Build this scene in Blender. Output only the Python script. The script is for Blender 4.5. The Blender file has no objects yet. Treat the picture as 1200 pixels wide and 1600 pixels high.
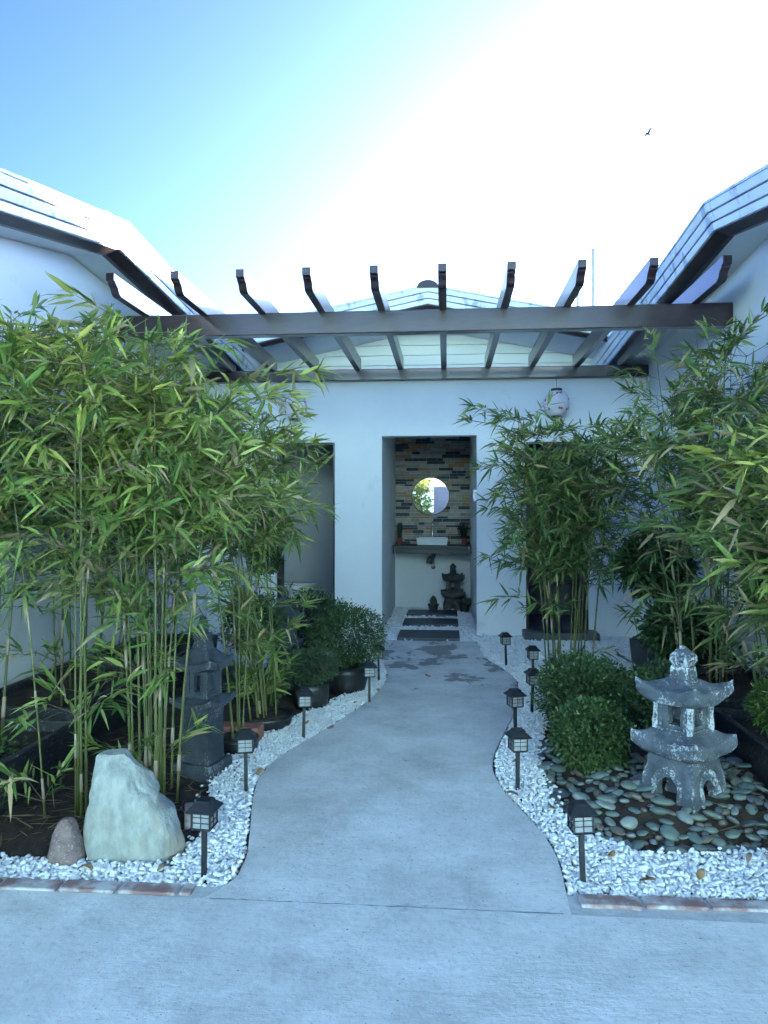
import bpy, bmesh, math, random
import numpy as np
from mathutils import Vector, Matrix, noise

R = math.radians
random.seed(7)
rng = np.random.default_rng(11)
scene = bpy.context.scene
COL = scene.collection

# ------------------------------------------------------------------ camera
cd = bpy.data.cameras.new('camera')
cam = bpy.data.objects.new('camera', cd)
COL.objects.link(cam)
cam.location = (0, 0, 1.30)
cam.rotation_euler = (R(90.15), 0, R(4.85))
cd.sensor_fit = 'VERTICAL'
cd.sensor_height = 36.0
cd.lens = 26.0
cd.clip_start = 0.05
cd.clip_end = 2000
scene.camera = cam

# ------------------------------------------------------------------ sky and sun
SUN_EL, SUN_AZ = 8.0, 24.0            # degrees; azimuth clockwise from +Y
world = bpy.data.worlds.new('World')
scene.world = world
world.use_nodes = True
wn = world.node_tree
sky = wn.nodes.new('ShaderNodeTexSky')
sky.sky_type = 'NISHITA'
sky.sun_disc = False
sky.sun_elevation = R(SUN_EL)
sky.sun_rotation = R(SUN_AZ)
sky.altitude = 0
sky.air_density = 0.21
sky.dust_density = 1.2
sky.ozone_density = 4.5
wn.links.new(sky.outputs['Color'], wn.nodes['Background'].inputs['Color'])
wn.nodes['Background'].inputs['Strength'].default_value = 0.15
sl = bpy.data.lights.new('sun', 'SUN')
sl.energy = 5.0
sl.angle = R(0.5)
sl.color = (1.0, 0.92, 0.82)
sun = bpy.data.objects.new('sun', sl)
COL.objects.link(sun)
sd = Vector((math.sin(R(SUN_AZ)) * math.cos(R(SUN_EL)), math.cos(R(SUN_AZ)) * math.cos(R(SUN_EL)), math.sin(R(SUN_EL))))
sun.rotation_euler = sd.to_track_quat('Z', 'Y').to_euler()
sun.location = (0, 0, 12)
scene.view_settings.view_transform = 'Standard'
scene.view_settings.look = 'None'
scene.view_settings.gamma = 1.0
scene.view_settings.use_curve_mapping = False
scene.view_settings.exposure = 3.2

# ------------------------------------------------------------------ materials
MATS = {}

def nd(nt, t, **kw):
    n = nt.nodes.new(t)
    for k, v in kw.items():
        if k in n.inputs:
            n.inputs[k].default_value = v
        else:
            setattr(n, k, v)
    return n

def c4(c):
    return (c[0], c[1], c[2], 1.0)

def mat(name, c1, c2=None, scale=6.0, rough=0.7, bump=0.0, bscale=60.0, metal=0.0, spec=0.5,
        c3=None, s3=25.0, t3=(0.58, 0.66), stretch=None, detail=6.0, ramp=(0.35, 0.65), coat=0.0):
    """Principled material: two tones mixed by noise, optional third tone in spots, optional bump."""
    m = bpy.data.materials.new(name)
    m.use_nodes = True
    nt = m.node_tree
    b = nt.nodes['Principled BSDF']
    b.inputs['Roughness'].default_value = rough
    b.inputs['Metallic'].default_value = metal
    b.inputs['Specular IOR Level'].default_value = spec
    b.inputs['Coat Weight'].default_value = coat
    tc = nd(nt, 'ShaderNodeTexCoord')
    vec = tc.outputs['Object']
    if stretch:
        mp = nd(nt, 'ShaderNodeMapping')
        mp.inputs['Scale'].default_value = stretch
        nt.links.new(vec, mp.inputs['Vector'])
        vec = mp.outputs['Vector']
    if c2 is None:
        b.inputs['Base Color'].default_value = c4(c1)
        colout = None
    else:
        n = nd(nt, 'ShaderNodeTexNoise', Scale=scale, Detail=detail, Roughness=0.6)
        nt.links.new(vec, n.inputs['Vector'])
        r = nd(nt, 'ShaderNodeValToRGB')
        r.color_ramp.elements[0].position, r.color_ramp.elements[1].position = ramp
        r.color_ramp.elements[0].color = c4(c1)
        r.color_ramp.elements[1].color = c4(c2)
        nt.links.new(n.outputs['Fac'], r.inputs['Fac'])
        colout = r.outputs['Color']
        if c3 is not None:
            n3 = nd(nt, 'ShaderNodeTexNoise', Scale=s3, Detail=8.0, Roughness=0.65)
            nt.links.new(vec, n3.inputs['Vector'])
            r3 = nd(nt, 'ShaderNodeValToRGB')
            r3.color_ramp.elements[0].position, r3.color_ramp.elements[1].position = t3
            mx = nd(nt, 'ShaderNodeMix', data_type='RGBA')
            nt.links.new(n3.outputs['Fac'], r3.inputs['Fac'])
            nt.links.new(r3.outputs['Color'], mx.inputs[0])
            nt.links.new(colout, mx.inputs[6])
            mx.inputs[7].default_value = c4(c3)
            colout = mx.outputs[2]
        nt.links.new(colout, b.inputs['Base Color'])
    if bump:
        nb = nd(nt, 'ShaderNodeTexNoise', Scale=bscale, Detail=8.0, Roughness=0.65)
        nt.links.new(vec, nb.inputs['Vector'])
        bp = nd(nt, 'ShaderNodeBump', Strength=bump, Distance=0.01)
        nt.links.new(nb.outputs['Fac'], bp.inputs['Height'])
        nt.links.new(bp.outputs['Normal'], b.inputs['Normal'])
    MATS[name] = m
    return m

mat('wall_white', (0.74, 0.76, 0.78), (0.82, 0.83, 0.84), 1.3, 0.75, 0.20, 11.0, c3=(0.60, 0.61, 0.61), s3=2.6, t3=(0.58, 0.80))
mat('fill_wall_aqua', (0.42, 0.73, 0.73), (0.48, 0.79, 0.79), 1.3, 0.8, 0.1, 9.0)  # aqua picked to cool the sunlight bounced by the added house
mat('soffit_white', (0.70, 0.73, 0.75), (0.78, 0.80, 0.82), 2.0, 0.6)
mat('interior_wall', (0.48, 0.49, 0.50), (0.56, 0.57, 0.58), 1.5, 0.6)
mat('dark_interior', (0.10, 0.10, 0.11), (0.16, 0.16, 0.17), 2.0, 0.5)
mat('floor_tile', (0.10, 0.08, 0.14), (0.16, 0.13, 0.20), 5.0, 0.3)
mat('brown_paint', (0.026, 0.013, 0.016), (0.040, 0.022, 0.026), 7.0, 0.32, 0.10, 26.0, stretch=(1, 1, 4), coat=0.3)
mat('brown_trim', (0.022, 0.012, 0.013), (0.045, 0.028, 0.026), 3.0, 0.38, 0.15, 20.0)
mat('roof_metal', (0.66, 0.69, 0.72), (0.78, 0.80, 0.82), 2.5, 0.35, 0.05, 6.0, metal=0.0, c3=(0.36, 0.40, 0.42), s3=6.0, t3=(0.55, 0.62), stretch=(1, 1, 0.5))
mat('gap_dark', (0.015, 0.013, 0.013), rough=0.8)
mat('siding', (0.66, 0.66, 0.60), (0.72, 0.72, 0.66), 3.0, 0.55, 0.06, 30, stretch=(0.3, 1, 3))
mat('black_metal', (0.010, 0.011, 0.013), (0.020, 0.021, 0.024), 30.0, 0.45)
mat('black_plastic', (0.012, 0.012, 0.014), (0.026, 0.027, 0.030), 14.0, 0.38, 0.35, 22.0)
mat('frosted_pane', (0.22, 0.23, 0.25), (0.30, 0.31, 0.33), 20.0, 0.35)
mat('planter_black', (0.010, 0.011, 0.014), (0.024, 0.026, 0.031), 18.0, 0.5, 0.7, 55.0, c3=(0.26, 0.28, 0.31), s3=85.0, t3=(0.60, 0.67))
mat('soil', (0.020, 0.013, 0.009), (0.055, 0.038, 0.027), 9.0, 0.95, 0.9, 40.0, c3=(0.13, 0.105, 0.08), s3=60.0, t3=(0.62, 0.68))
mat('straw', (0.28, 0.20, 0.12), (0.42, 0.33, 0.22), 9.0, 0.8)
mat('dry_leaf', (0.30, 0.16, 0.07), (0.45, 0.30, 0.15), 14.0, 0.7)
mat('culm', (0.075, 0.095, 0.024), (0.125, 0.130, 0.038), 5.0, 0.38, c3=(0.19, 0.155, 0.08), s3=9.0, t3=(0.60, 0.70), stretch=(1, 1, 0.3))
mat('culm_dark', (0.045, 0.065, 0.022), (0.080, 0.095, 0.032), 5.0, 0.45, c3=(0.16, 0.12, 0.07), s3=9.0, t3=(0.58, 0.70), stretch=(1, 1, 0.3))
mat('sheath', (0.24, 0.19, 0.12), (0.38, 0.31, 0.22), 12.0, 0.7)
mat('twig', (0.12, 0.085, 0.05), (0.20, 0.15, 0.09), 20.0, 0.8)
mat('pebble', (0.66, 0.68, 0.70), (0.84, 0.85, 0.86), 9.0, 0.55, 0.10, 90.0, c3=(0.55, 0.49, 0.40), s3=3.4, t3=(0.62, 0.72))
mat('pebble_base', (0.08, 0.08, 0.08), (0.20, 0.20, 0.19), 40.0, 0.9, 0.8, 70.0)
mat('brick_red', (0.24, 0.14, 0.13), (0.35, 0.24, 0.23), 8.0, 0.85, 0.35, 60.0, c3=(0.52, 0.51, 0.50), s3=8.0, t3=(0.46, 0.62))
mat('brick_plain', (0.22, 0.08, 0.06), (0.30, 0.13, 0.10), 8.0, 0.85, 0.35, 60.0)
mat('mortar', (0.40, 0.40, 0.39), (0.54, 0.54, 0.53), 20.0, 0.9, 0.4, 70.0)
mat('mortar_dark', (0.17, 0.165, 0.16), (0.23, 0.225, 0.22), 4.0, 0.9, 0.3, 30.0)
mat('paver', (0.050, 0.055, 0.062), (0.105, 0.110, 0.118), 5.0, 0.45, 0.5, 26.0, stretch=(1, 5, 1))
mat('ceramic', (0.78, 0.80, 0.81), rough=0.12)
mat('chrome', (0.75, 0.76, 0.78), rough=0.12, metal=1.0)
mat('mirror_glass', (0.92, 0.93, 0.93), rough=0.01, metal=1.0)
mat('mirror_rim', (0.16, 0.09, 0.05), (0.22, 0.13, 0.08), 20.0, 0.35)
mat('granite_black', (0.012, 0.014, 0.018), (0.030, 0.033, 0.040), 90.0, 0.4)
mat('terracotta_red', (0.22, 0.055, 0.035), (0.28, 0.075, 0.05), 12.0, 0.6)
mat('grass_dark', (0.012, 0.016, 0.010), (0.03, 0.035, 0.02), 20.0, 0.6)
mat('cactus_green', (0.030, 0.050, 0.025), (0.055, 0.080, 0.040), 30.0, 0.6, 0.4, 80)
mat('pot_dark', (0.022, 0.026, 0.028), (0.04, 0.046, 0.05), 20.0, 0.6)
mat('pvc', (0.07, 0.075, 0.08), (0.10, 0.105, 0.11), 20.0, 0.35)
mat('switch_white', (0.80, 0.81, 0.82), rough=0.3)
mat('pole_grey', (0.28, 0.30, 0.33), (0.36, 0.39, 0.42), 4.0, 0.45)
mat('bird_dark', (0.03, 0.03, 0.035), (0.06, 0.06, 0.06), 20.0, 0.8)
mat('rock_green', (0.235, 0.25, 0.235), (0.375, 0.39, 0.36), 26.0, 0.9, 1.0, 42.0, c3=(0.38, 0.33, 0.25), s3=9.0, t3=(0.57, 0.68), detail=14.0, ramp=(0.34, 0.64), stretch=(1.0, 1.0, 0.45))
mat('rock_brown', (0.15, 0.10, 0.095), (0.26, 0.19, 0.18), 26.0, 0.85, 0.7, 70.0, c3=(0.48, 0.44, 0.42), s3=110.0, t3=(0.60, 0.66))
mat('ground_earth', (0.06, 0.05, 0.04), (0.10, 0.085, 0.07), 0.8, 0.95)
mat('bloom_pink', (0.60, 0.10, 0.14), rough=0.7)
mat('lantern_paper', (0.74, 0.72, 0.76), (0.80, 0.78, 0.80), 8.0, 0.8)
for i, (a, b_) in enumerate([((0.34, 0.30, 0.25), (0.46, 0.41, 0.34)), ((0.40, 0.375, 0.34), (0.53, 0.50, 0.46)),
                             ((0.055, 0.062, 0.075), (0.10, 0.11, 0.125)), ((0.40, 0.21, 0.11), (0.50, 0.29, 0.17)),
                             ((0.27, 0.25, 0.22), (0.38, 0.355, 0.32))]):
    mat('ledgestone_%d' % i, a, b_, 22.0, 0.8, 0.6, 60.0)
for i, (a, b_) in enumerate([((0.085, 0.125, 0.115), (0.15, 0.19, 0.17)), ((0.12, 0.155, 0.13), (0.20, 0.235, 0.195)),
                             ((0.07, 0.085, 0.095), (0.115, 0.13, 0.14)), ((0.115, 0.10, 0.08), (0.17, 0.15, 0.12)),
                             ((0.17, 0.20, 0.19), (0.26, 0.28, 0.26))]):
    mat('river_%d' % i, a, b_, 16.0, 0.5, 0.12, 60.0)

def carved_stone(name, c1, c2, scuff, amount):
    """weathered concrete carving: mottled grey, pale worn edges (pointiness) broken by noise"""
    m = bpy.data.materials.new(name)
    m.use_nodes = True
    nt = m.node_tree
    b = nt.nodes['Principled BSDF']
    b.inputs['Roughness'].default_value = 0.7
    tc = nd(nt, 'ShaderNodeTexCoord')
    n1 = nd(nt, 'ShaderNodeTexNoise', Scale=14.0, Detail=8.0, Roughness=0.65)
    nt.links.new(tc.outputs['Object'], n1.inputs['Vector'])
    r1 = nd(nt, 'ShaderNodeValToRGB')
    r1.color_ramp.elements[0].position, r1.color_ramp.elements[1].position = 0.35, 0.68
    r1.color_ramp.elements[0].color, r1.color_ramp.elements[1].color = c4(c1), c4(c2)
    nt.links.new(n1.outputs['Fac'], r1.inputs['Fac'])
    ge = nd(nt, 'ShaderNodeNewGeometry')
    n2 = nd(nt, 'ShaderNodeTexNoise', Scale=75.0, Detail=8.0, Roughness=0.75)
    nt.links.new(tc.outputs['Object'], n2.inputs['Vector'])
    n4 = nd(nt, 'ShaderNodeTexNoise', Scale=9.0, Detail=3.0)
    nt.links.new(tc.outputs['Object'], n4.inputs['Vector'])
    a1 = nd(nt, 'ShaderNodeMath', operation='MULTIPLY_ADD')
    a1.inputs[1].default_value = 1.5
    a1.inputs[2].default_value = -0.75
    nt.links.new(ge.outputs['Pointiness'], a1.inputs[0])
    a2 = nd(nt, 'ShaderNodeMath', operation='ADD')
    nt.links.new(a1.outputs[0], a2.inputs[0])
    nt.links.new(n2.outputs['Fac'], a2.inputs[1])
    a3 = nd(nt, 'ShaderNodeMath', operation='MULTIPLY_ADD')
    a3.inputs[1].default_value = 0.5
    nt.links.new(n4.outputs['Fac'], a3.inputs[0])
    nt.links.new(a2.outputs[0], a3.inputs[2])
    r2 = nd(nt, 'ShaderNodeValToRGB')
    r2.color_ramp.elements[0].position, r2.color_ramp.elements[1].position = amount, amount + 0.13
    nt.links.new(a3.outputs[0], r2.inputs['Fac'])
    mx = nd(nt, 'ShaderNodeMix', data_type='RGBA')
    nt.links.new(r2.outputs['Color'], mx.inputs[0])
    nt.links.new(r1.outputs['Color'], mx.inputs[6])
    mx.inputs[7].default_value = c4(scuff)
    nt.links.new(mx.outputs[2], b.inputs['Base Color'])
    nb = nd(nt, 'ShaderNodeTexNoise', Scale=70.0, Detail=8.0, Roughness=0.7)
    nt.links.new(tc.outputs['Object'], nb.inputs['Vector'])
    bp = nd(nt, 'ShaderNodeBump', Strength=0.6, Distance=0.008)
    nt.links.new(nb.outputs['Fac'], bp.inputs['Height'])
    nt.links.new(bp.outputs['Normal'], b.inputs['Normal'])
    MATS[name] = m

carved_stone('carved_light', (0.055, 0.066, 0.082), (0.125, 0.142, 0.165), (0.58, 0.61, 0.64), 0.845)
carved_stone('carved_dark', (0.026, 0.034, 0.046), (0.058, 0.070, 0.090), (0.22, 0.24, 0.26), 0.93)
carved_stone('carved_moss', (0.035, 0.038, 0.036), (0.085, 0.088, 0.082), (0.22, 0.23, 0.22), 0.88)

def concrete(name, wet):
    m = bpy.data.materials.new(name)
    m.use_nodes = True
    nt = m.node_tree
    L = nt.links.new
    b = nt.nodes['Principled BSDF']
    tc = nd(nt, 'ShaderNodeTexCoord')
    P = tc.outputs['Object']
    big = nd(nt, 'ShaderNodeTexNoise', Scale=2.2, Detail=12.0, Roughness=0.72)
    L(P, big.inputs['Vector'])
    r = nd(nt, 'ShaderNodeValToRGB')
    r.color_ramp.elements[0].position, r.color_ramp.elements[1].position = 0.36, 0.62
    r.color_ramp.elements[0].color, r.color_ramp.elements[1].color = c4((0.52, 0.515, 0.49)), c4((0.73, 0.73, 0.71))
    L(big.outputs['Fac'], r.inputs['Fac'])
    # fine speckle
    fn = nd(nt, 'ShaderNodeTexNoise', Scale=34.0, Detail=9.0, Roughness=0.78)
    L(P, fn.inputs['Vector'])
    fr = nd(nt, 'ShaderNodeValToRGB')
    fr.color_ramp.elements[0].position, fr.color_ramp.elements[1].position = 0.33, 0.50
    fr.color_ramp.elements[0].color, fr.color_ramp.elements[1].color = c4((0.50, 0.50, 0.49)), c4((1, 1, 1))
    L(fn.outputs['Fac'], fr.inputs['Fac'])
    mu = nd(nt, 'ShaderNodeMix', data_type='RGBA', blend_type='MULTIPLY')
    mu.inputs[0].default_value = 0.42
    L(r.outputs['Color'], mu.inputs[6])
    L(fr.outputs['Color'], mu.inputs[7])
    col = mu.outputs[2]
    # isolated brown-grey stains
    sn = nd(nt, 'ShaderNodeTexNoise', Scale=3.0, Detail=10.0, Roughness=0.68)
    mp = nd(nt, 'ShaderNodeMapping')
    mp.inputs['Location'].default_value = (3.7, 1.9, 0)
    L(P, mp.inputs['Vector'])
    L(mp.outputs['Vector'], sn.inputs['Vector'])
    sr = nd(nt, 'ShaderNodeValToRGB')
    sr.color_ramp.elements[0].position, sr.color_ramp.elements[1].position = 0.56, 0.70
    L(sn.outputs['Fac'], sr.inputs['Fac'])
    m2 = nd(nt, 'ShaderNodeMix', data_type='RGBA')
    m2.inputs[7].default_value = c4((0.21, 0.20, 0.185))
    L(col, m2.inputs[6])
    sm = nd(nt, 'ShaderNodeMath', operation='MULTIPLY')
    sm.inputs[1].default_value = 0.32
    L(sr.outputs['Color'], sm.inputs[0])
    L(sm.outputs[0], m2.inputs[0])
    col = m2.outputs[2]
    kn = nd(nt, 'ShaderNodeTexNoise', Scale=95.0, Detail=2.0, Roughness=0.5)
    L(P, kn.inputs['Vector'])
    kr = nd(nt, 'ShaderNodeValToRGB')
    kr.color_ramp.elements[0].position, kr.color_ramp.elements[1].position = 0.69, 0.73
    L(kn.outputs['Fac'], kr.inputs['Fac'])
    km = nd(nt, 'ShaderNodeMix', data_type='RGBA')
    km.inputs[7].default_value = c4((0.16, 0.15, 0.14))
    L(kr.outputs['Color'], km.inputs[0])
    L(col, km.inputs[6])
    col = km.outputs[2]
    if wet:       # damp patches left by washing, only towards the washroom end of the path
        sx = nd(nt, 'ShaderNodeSeparateXYZ')
        L(P, sx.inputs[0])
        ry = nd(nt, 'ShaderNodeMapRange')
        ry.inputs['From Min'].default_value, ry.inputs['From Max'].default_value = 4.6, 6.4
        ry.inputs['To Min'].default_value, ry.inputs['To Max'].default_value = -0.10, 0.075
        L(sx.outputs['Y'], ry.inputs['Value'])
        wp = nd(nt, 'ShaderNodeMapping')
        wp.inputs['Scale'].default_value = (1.3, 1.0, 1)
        wp.inputs['Location'].default_value = (0.4, 0.2, 0)
        L(P, wp.inputs['Vector'])
        w = nd(nt, 'ShaderNodeTexNoise', Scale=1.9, Detail=6.0, Roughness=0.6)
        L(wp.outputs['Vector'], w.inputs['Vector'])
        ad = nd(nt, 'ShaderNodeMath', operation='ADD')
        L(w.outputs['Fac'], ad.inputs[0])
        L(ry.outputs['Result'], ad.inputs[1])
        wr = nd(nt, 'ShaderNodeValToRGB')
        wr.color_ramp.elements[0].position, wr.color_ramp.elements[1].position = 0.585, 0.62
        L(ad.outputs[0], wr.inputs['Fac'])
        m3 = nd(nt, 'ShaderNodeMix', data_type='RGBA')
        m3.inputs[7].default_value = c4((0.17, 0.16, 0.14))
        wm = nd(nt, 'ShaderNodeMath', operation='MULTIPLY')
        wm.inputs[1].default_value = 0.8
        L(wr.outputs['Color'], wm.inputs[0])
        L(wm.outputs[0], m3.inputs[0])
        L(col, m3.inputs[6])
        col = m3.outputs[2]
    L(col, b.inputs['Base Color'])
    b.inputs['Roughness'].default_value = 0.8
    # trowel sweeps + grit
    ws = nd(nt, 'ShaderNodeTexNoise', Scale=9.0, Detail=5.0, Roughness=0.6)
    ws.inputs['Distortion'].default_value = 1.2
    wl = nd(nt, 'ShaderNodeMapping')
    wl.inputs['Rotation'].default_value = (0, 0, 0.5)
    wl.inputs['Scale'].default_value = (1.0, 7.0, 1.0)
    L(P, wl.inputs['Vector'])
    L(wl.outputs['Vector'], ws.inputs['Vector'])
    gn = nd(nt, 'ShaderNodeTexNoise', Scale=45.0, Detail=9.0, Roughness=0.72)
    L(P, gn.inputs['Vector'])
    mm = nd(nt, 'ShaderNodeMath', operation='MULTIPLY_ADD')
    mm.inputs[1].default_value = 0.45
    L(ws.outputs['Fac'], mm.inputs[0])
    L(gn.outputs['Fac'], mm.inputs[2])
    bp = nd(nt, 'ShaderNodeBump', Strength=0.42, Distance=0.012)
    L(mm.outputs[0], bp.inputs['Height'])
    L(bp.outputs['Normal'], b.inputs['Normal'])
    MATS[name] = m

concrete('concrete_drive', False)
concrete('concrete_path', True)

def leaf_mat(name, attr=True, c1=None, c2=None, transl=0.35, rough=0.5):
    m = bpy.data.materials.new(name)
    m.use_nodes = True
    nt = m.node_tree
    b = nt.nodes['Principled BSDF']
    b.inputs['Roughness'].default_value = rough
    b.inputs['Specular IOR Level'].default_value = 0.35
    out = nt.nodes['Material Output']
    if attr:
        a = nd(nt, 'ShaderNodeAttribute', attribute_name='col')
        co = a.outputs['Color']
    else:
        oi = nd(nt, 'ShaderNodeObjectInfo')
        r = nd(nt, 'ShaderNodeValToRGB')
        e = r.color_ramp.elements
        e[0].color, e[1].color = c4(c1), c4(c2)
        x = e.new(0.8)
        x.color = c4([0.5 * (p + q) for p, q in zip(c1, (0.16, 0.20, 0.05))])
        nt.links.new(oi.outputs['Random'], r.inputs['Fac'])
        co = r.outputs['Color']
    nt.links.new(co, b.inputs['Base Color'])
    t = nd(nt, 'ShaderNodeBsdfTranslucent')
    nt.links.new(co, t.inputs['Color'])
    mx = nd(nt, 'ShaderNodeMixShader')
    mx.inputs[0].default_value = transl
    nt.links.new(b.outputs[0], mx.inputs[1])
    nt.links.new(t.outputs[0], mx.inputs[2])
    nt.links.new(mx.outputs[0], out.inputs['Surface'])
    MATS[name] = m

leaf_mat('bamboo_leaves')
leaf_mat('shrub_leaves', transl=0.2, rough=0.38)
leaf_mat('bamboo_leaf', False, (0.045, 0.10, 0.022), (0.36, 0.29, 0.15))

# ------------------------------------------------------------------ mesh helpers
class MB:
    def __init__(self):
        self.v, self.f = [], []

    def add(self, vs, fs):
        o = len(self.v)
        self.v += [tuple(p) for p in vs]
        self.f += [tuple(i + o for i in q) for q in fs]
        return self

    def box(self, x0, x1, y0, y1, z0, z1):
        vs = [(x, y, z) for z in (z0, z1) for y in (y0, y1) for x in (x0, x1)]
        return self.add(vs, [(0, 2, 3, 1), (4, 5, 7, 6), (0, 1, 5, 4), (1, 3, 7, 5), (3, 2, 6, 7), (2, 0, 4, 6)])

    def frustum(self, cx, cy, z0, z1, w0, w1, d0=None, d1=None):
        d0 = w0 if d0 is None else d0
        d1 = w1 if d1 is None else d1
        vs = []
        for z, w, d in ((z0, w0, d0), (z1, w1, d1)):
            vs += [(cx - w / 2, cy - d / 2, z), (cx + w / 2, cy - d / 2, z), (cx + w / 2, cy + d / 2, z), (cx - w / 2, cy + d / 2, z)]
        return self.add(vs, [(3, 2, 1, 0), (4, 5, 6, 7), (0, 1, 5, 4), (1, 2, 6, 5), (2, 3, 7, 6), (3, 0, 4, 7)])

    def prism(self, poly, axis, a, b):
        """extrude a polygon given in the other two axes (in xyz order) along axis from a to b"""
        def mk(p, t):
            return {'x': (t, p[0], p[1]), 'y': (p[0], t, p[1]), 'z': (p[0], p[1], t)}[axis]
        n = len(poly)
        vs = [mk(p, a) for p in poly] + [mk(p, b) for p in poly]
        fs = [tuple(range(n - 1, -1, -1)), tuple(range(n, 2 * n))]
        fs += [(i, (i + 1) % n, n + (i + 1) % n, n + i) for i in range(n)]
        return self.add(vs, fs)

    def tube(self, pts, rad, n=6, cap=True):
        pts = [Vector(p) for p in pts]
        rad = rad if isinstance(rad, (list, tuple)) else [rad] * len(pts)
        vs, fs = [], []
        ref = Vector((0.13, 0.97, 0.21)).normalized()
        for i, p in enumerate(pts):
            t = (pts[min(i + 1, len(pts) - 1)] - pts[max(i - 1, 0)]).normalized()
            u = t.cross(ref)
            if u.length < 0.05:
                u = t.cross(Vector((1, 0, 0)))
            u.normalize()
            w = t.cross(u)
            for k in range(n):
                a = 2 * math.pi * k / n
                vs.append(p + (u * math.cos(a) + w * math.sin(a)) * rad[i])
        for i in range(len(pts) - 1):
            for k in range(n):
                fs.append((i * n + k, i * n + (k + 1) % n, (i + 1) * n + (k + 1) % n, (i + 1) * n + k))
        if cap:
            fs.append(tuple(range(n - 1, -1, -1)))
            fs.append(tuple((len(pts) - 1) * n + k for k in range(n)))
        return self.add(vs, fs)

    def lathe(self, prof, cx=0, cy=0, n=24, wob=0.0):
        vs, fs = [], []
        for r, z in prof:
            for k in range(n):
                a = 2 * math.pi * k / n
                rr = r * (1 + wob * math.sin(3 * a + z * 20) + wob * 0.6 * math.sin(7 * a + z * 33))
                vs.append((cx + rr * math.cos(a), cy + rr * math.sin(a), z))
        for i in range(len(prof) - 1):
            for k in range(n):
                fs.append((i * n + k, i * n + (k + 1) % n, (i + 1) * n + (k + 1) % n, (i + 1) * n + k))
        fs.append(tuple(range(n - 1, -1, -1)))
        fs.append(tuple((len(prof) - 1) * n + k for k in range(n)))
        return self.add(vs, fs)

    def build(self, name, material, parent=None, smooth=False, bevel=0.0, seg=2, fix=False):
        off = Vector((0, 0, 0))
        p = parent
        while p is not None:
            off += p.location
            p = p.parent
        me = bpy.data.meshes.new(name)
        me.from_pydata([(a - off.x, b - off.y, c - off.z) for a, b, c in self.v], [], self.f)
        if fix:
            bm = bmesh.new()
            bm.from_mesh(me)
            bmesh.ops.remove_doubles(bm, verts=bm.verts, dist=1e-5)
            bmesh.ops.recalc_face_normals(bm, faces=bm.faces)
            bm.to_mesh(me)
            bm.free()
        me.update()
        if smooth:
            me.polygons.foreach_set('use_smooth', [True] * len(me.polygons))
        o = bpy.data.objects.new(name, me)
        me.materials.append(MATS[material])
        COL.objects.link(o)
        o.parent = parent
        if bevel:
            md = o.modifiers.new('bevel', 'BEVEL')
            md.width, md.segments, md.limit_method, md.angle_limit = bevel, seg, 'ANGLE', R(35)
        return o

def tag(o, label=None, cat=None, group=None, kind=None):
    for k, v in (('label', label), ('category', cat), ('group', group), ('kind', kind)):
        if v:
            o[k] = v
    return o

def thing(name, label, cat, loc=(0, 0, 0), group=None):
    o = bpy.data.objects.new(name, None)
    o.empty_display_size = 0.1
    COL.objects.link(o)
    o.location = loc
    return tag(o, label, cat, group)

def children(o):
    return [c for c in bpy.data.objects if c.parent is o]

def copy_tree(o, parent=None):
    kids = KIDS.get(o.name)
    if kids is None:
        kids = KIDS[o.name] = children(o)
    c = o.copy()
    COL.objects.link(c)
    c.parent = parent
    for k in kids:
        copy_tree(k, c)
    return c
KIDS = {}

def np_mesh(name, V, T, material, parent=None, colors=None, smooth=False):
    """triangle mesh from numpy arrays (fast path for leaves and pebbles)"""
    me = bpy.data.meshes.new(name)
    nv, nt = len(V), len(T)
    me.vertices.add(nv)
    me.vertices.foreach_set('co', np.ascontiguousarray(V, dtype=np.float32).ravel())
    me.loops.add(nt * 3)
    me.loops.foreach_set('vertex_index', np.ascontiguousarray(T, dtype=np.int32).ravel())
    me.polygons.add(nt)
    me.polygons.foreach_set('loop_start', np.arange(0, nt * 3, 3, dtype=np.int32))
    me.polygons.foreach_set('loop_total', np.full(nt, 3, dtype=np.int32))
    me.update(calc_edges=True)
    if smooth:
        me.polygons.foreach_set('use_smooth', np.ones(nt, dtype=bool))
    if colors is not None:
        a = me.color_attributes.new('col', 'FLOAT_COLOR', 'POINT')
        c = np.ones((nv, 4), dtype=np.float32)
        c[:, :3] = colors
        a.data.foreach_set('color', c.ravel())
    me.materials.append(MATS[material])
    o = bpy.data.objects.new(name, me)
    COL.objects.link(o)
    o.parent = parent
    return o

def norm(a):
    return a / np.maximum(np.linalg.norm(a, axis=1, keepdims=True), 1e-9)

LEAF_T = np.array([(0, 0, 0), (.24, .5, .0), (.24, 0, -.16), (.24, -.5, .0), (.62, .38, 0), (.62, 0, -.12), (.62, -.38, 0), (1, 0, 0)], float)
LEAF_F = np.array([(0, 2, 1), (0, 3, 2), (1, 2, 5), (1, 5, 4), (2, 3, 6), (2, 6, 5), (4, 5, 7), (5, 6, 7)], int)
SHRUB_T = np.array([(0, 0, 0), (.5, .5, .10), (1, 0, 0), (.5, -.5, .10)], float)
SHRUB_F = np.array([(0, 3, 2), (0, 2, 1)], int)

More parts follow.
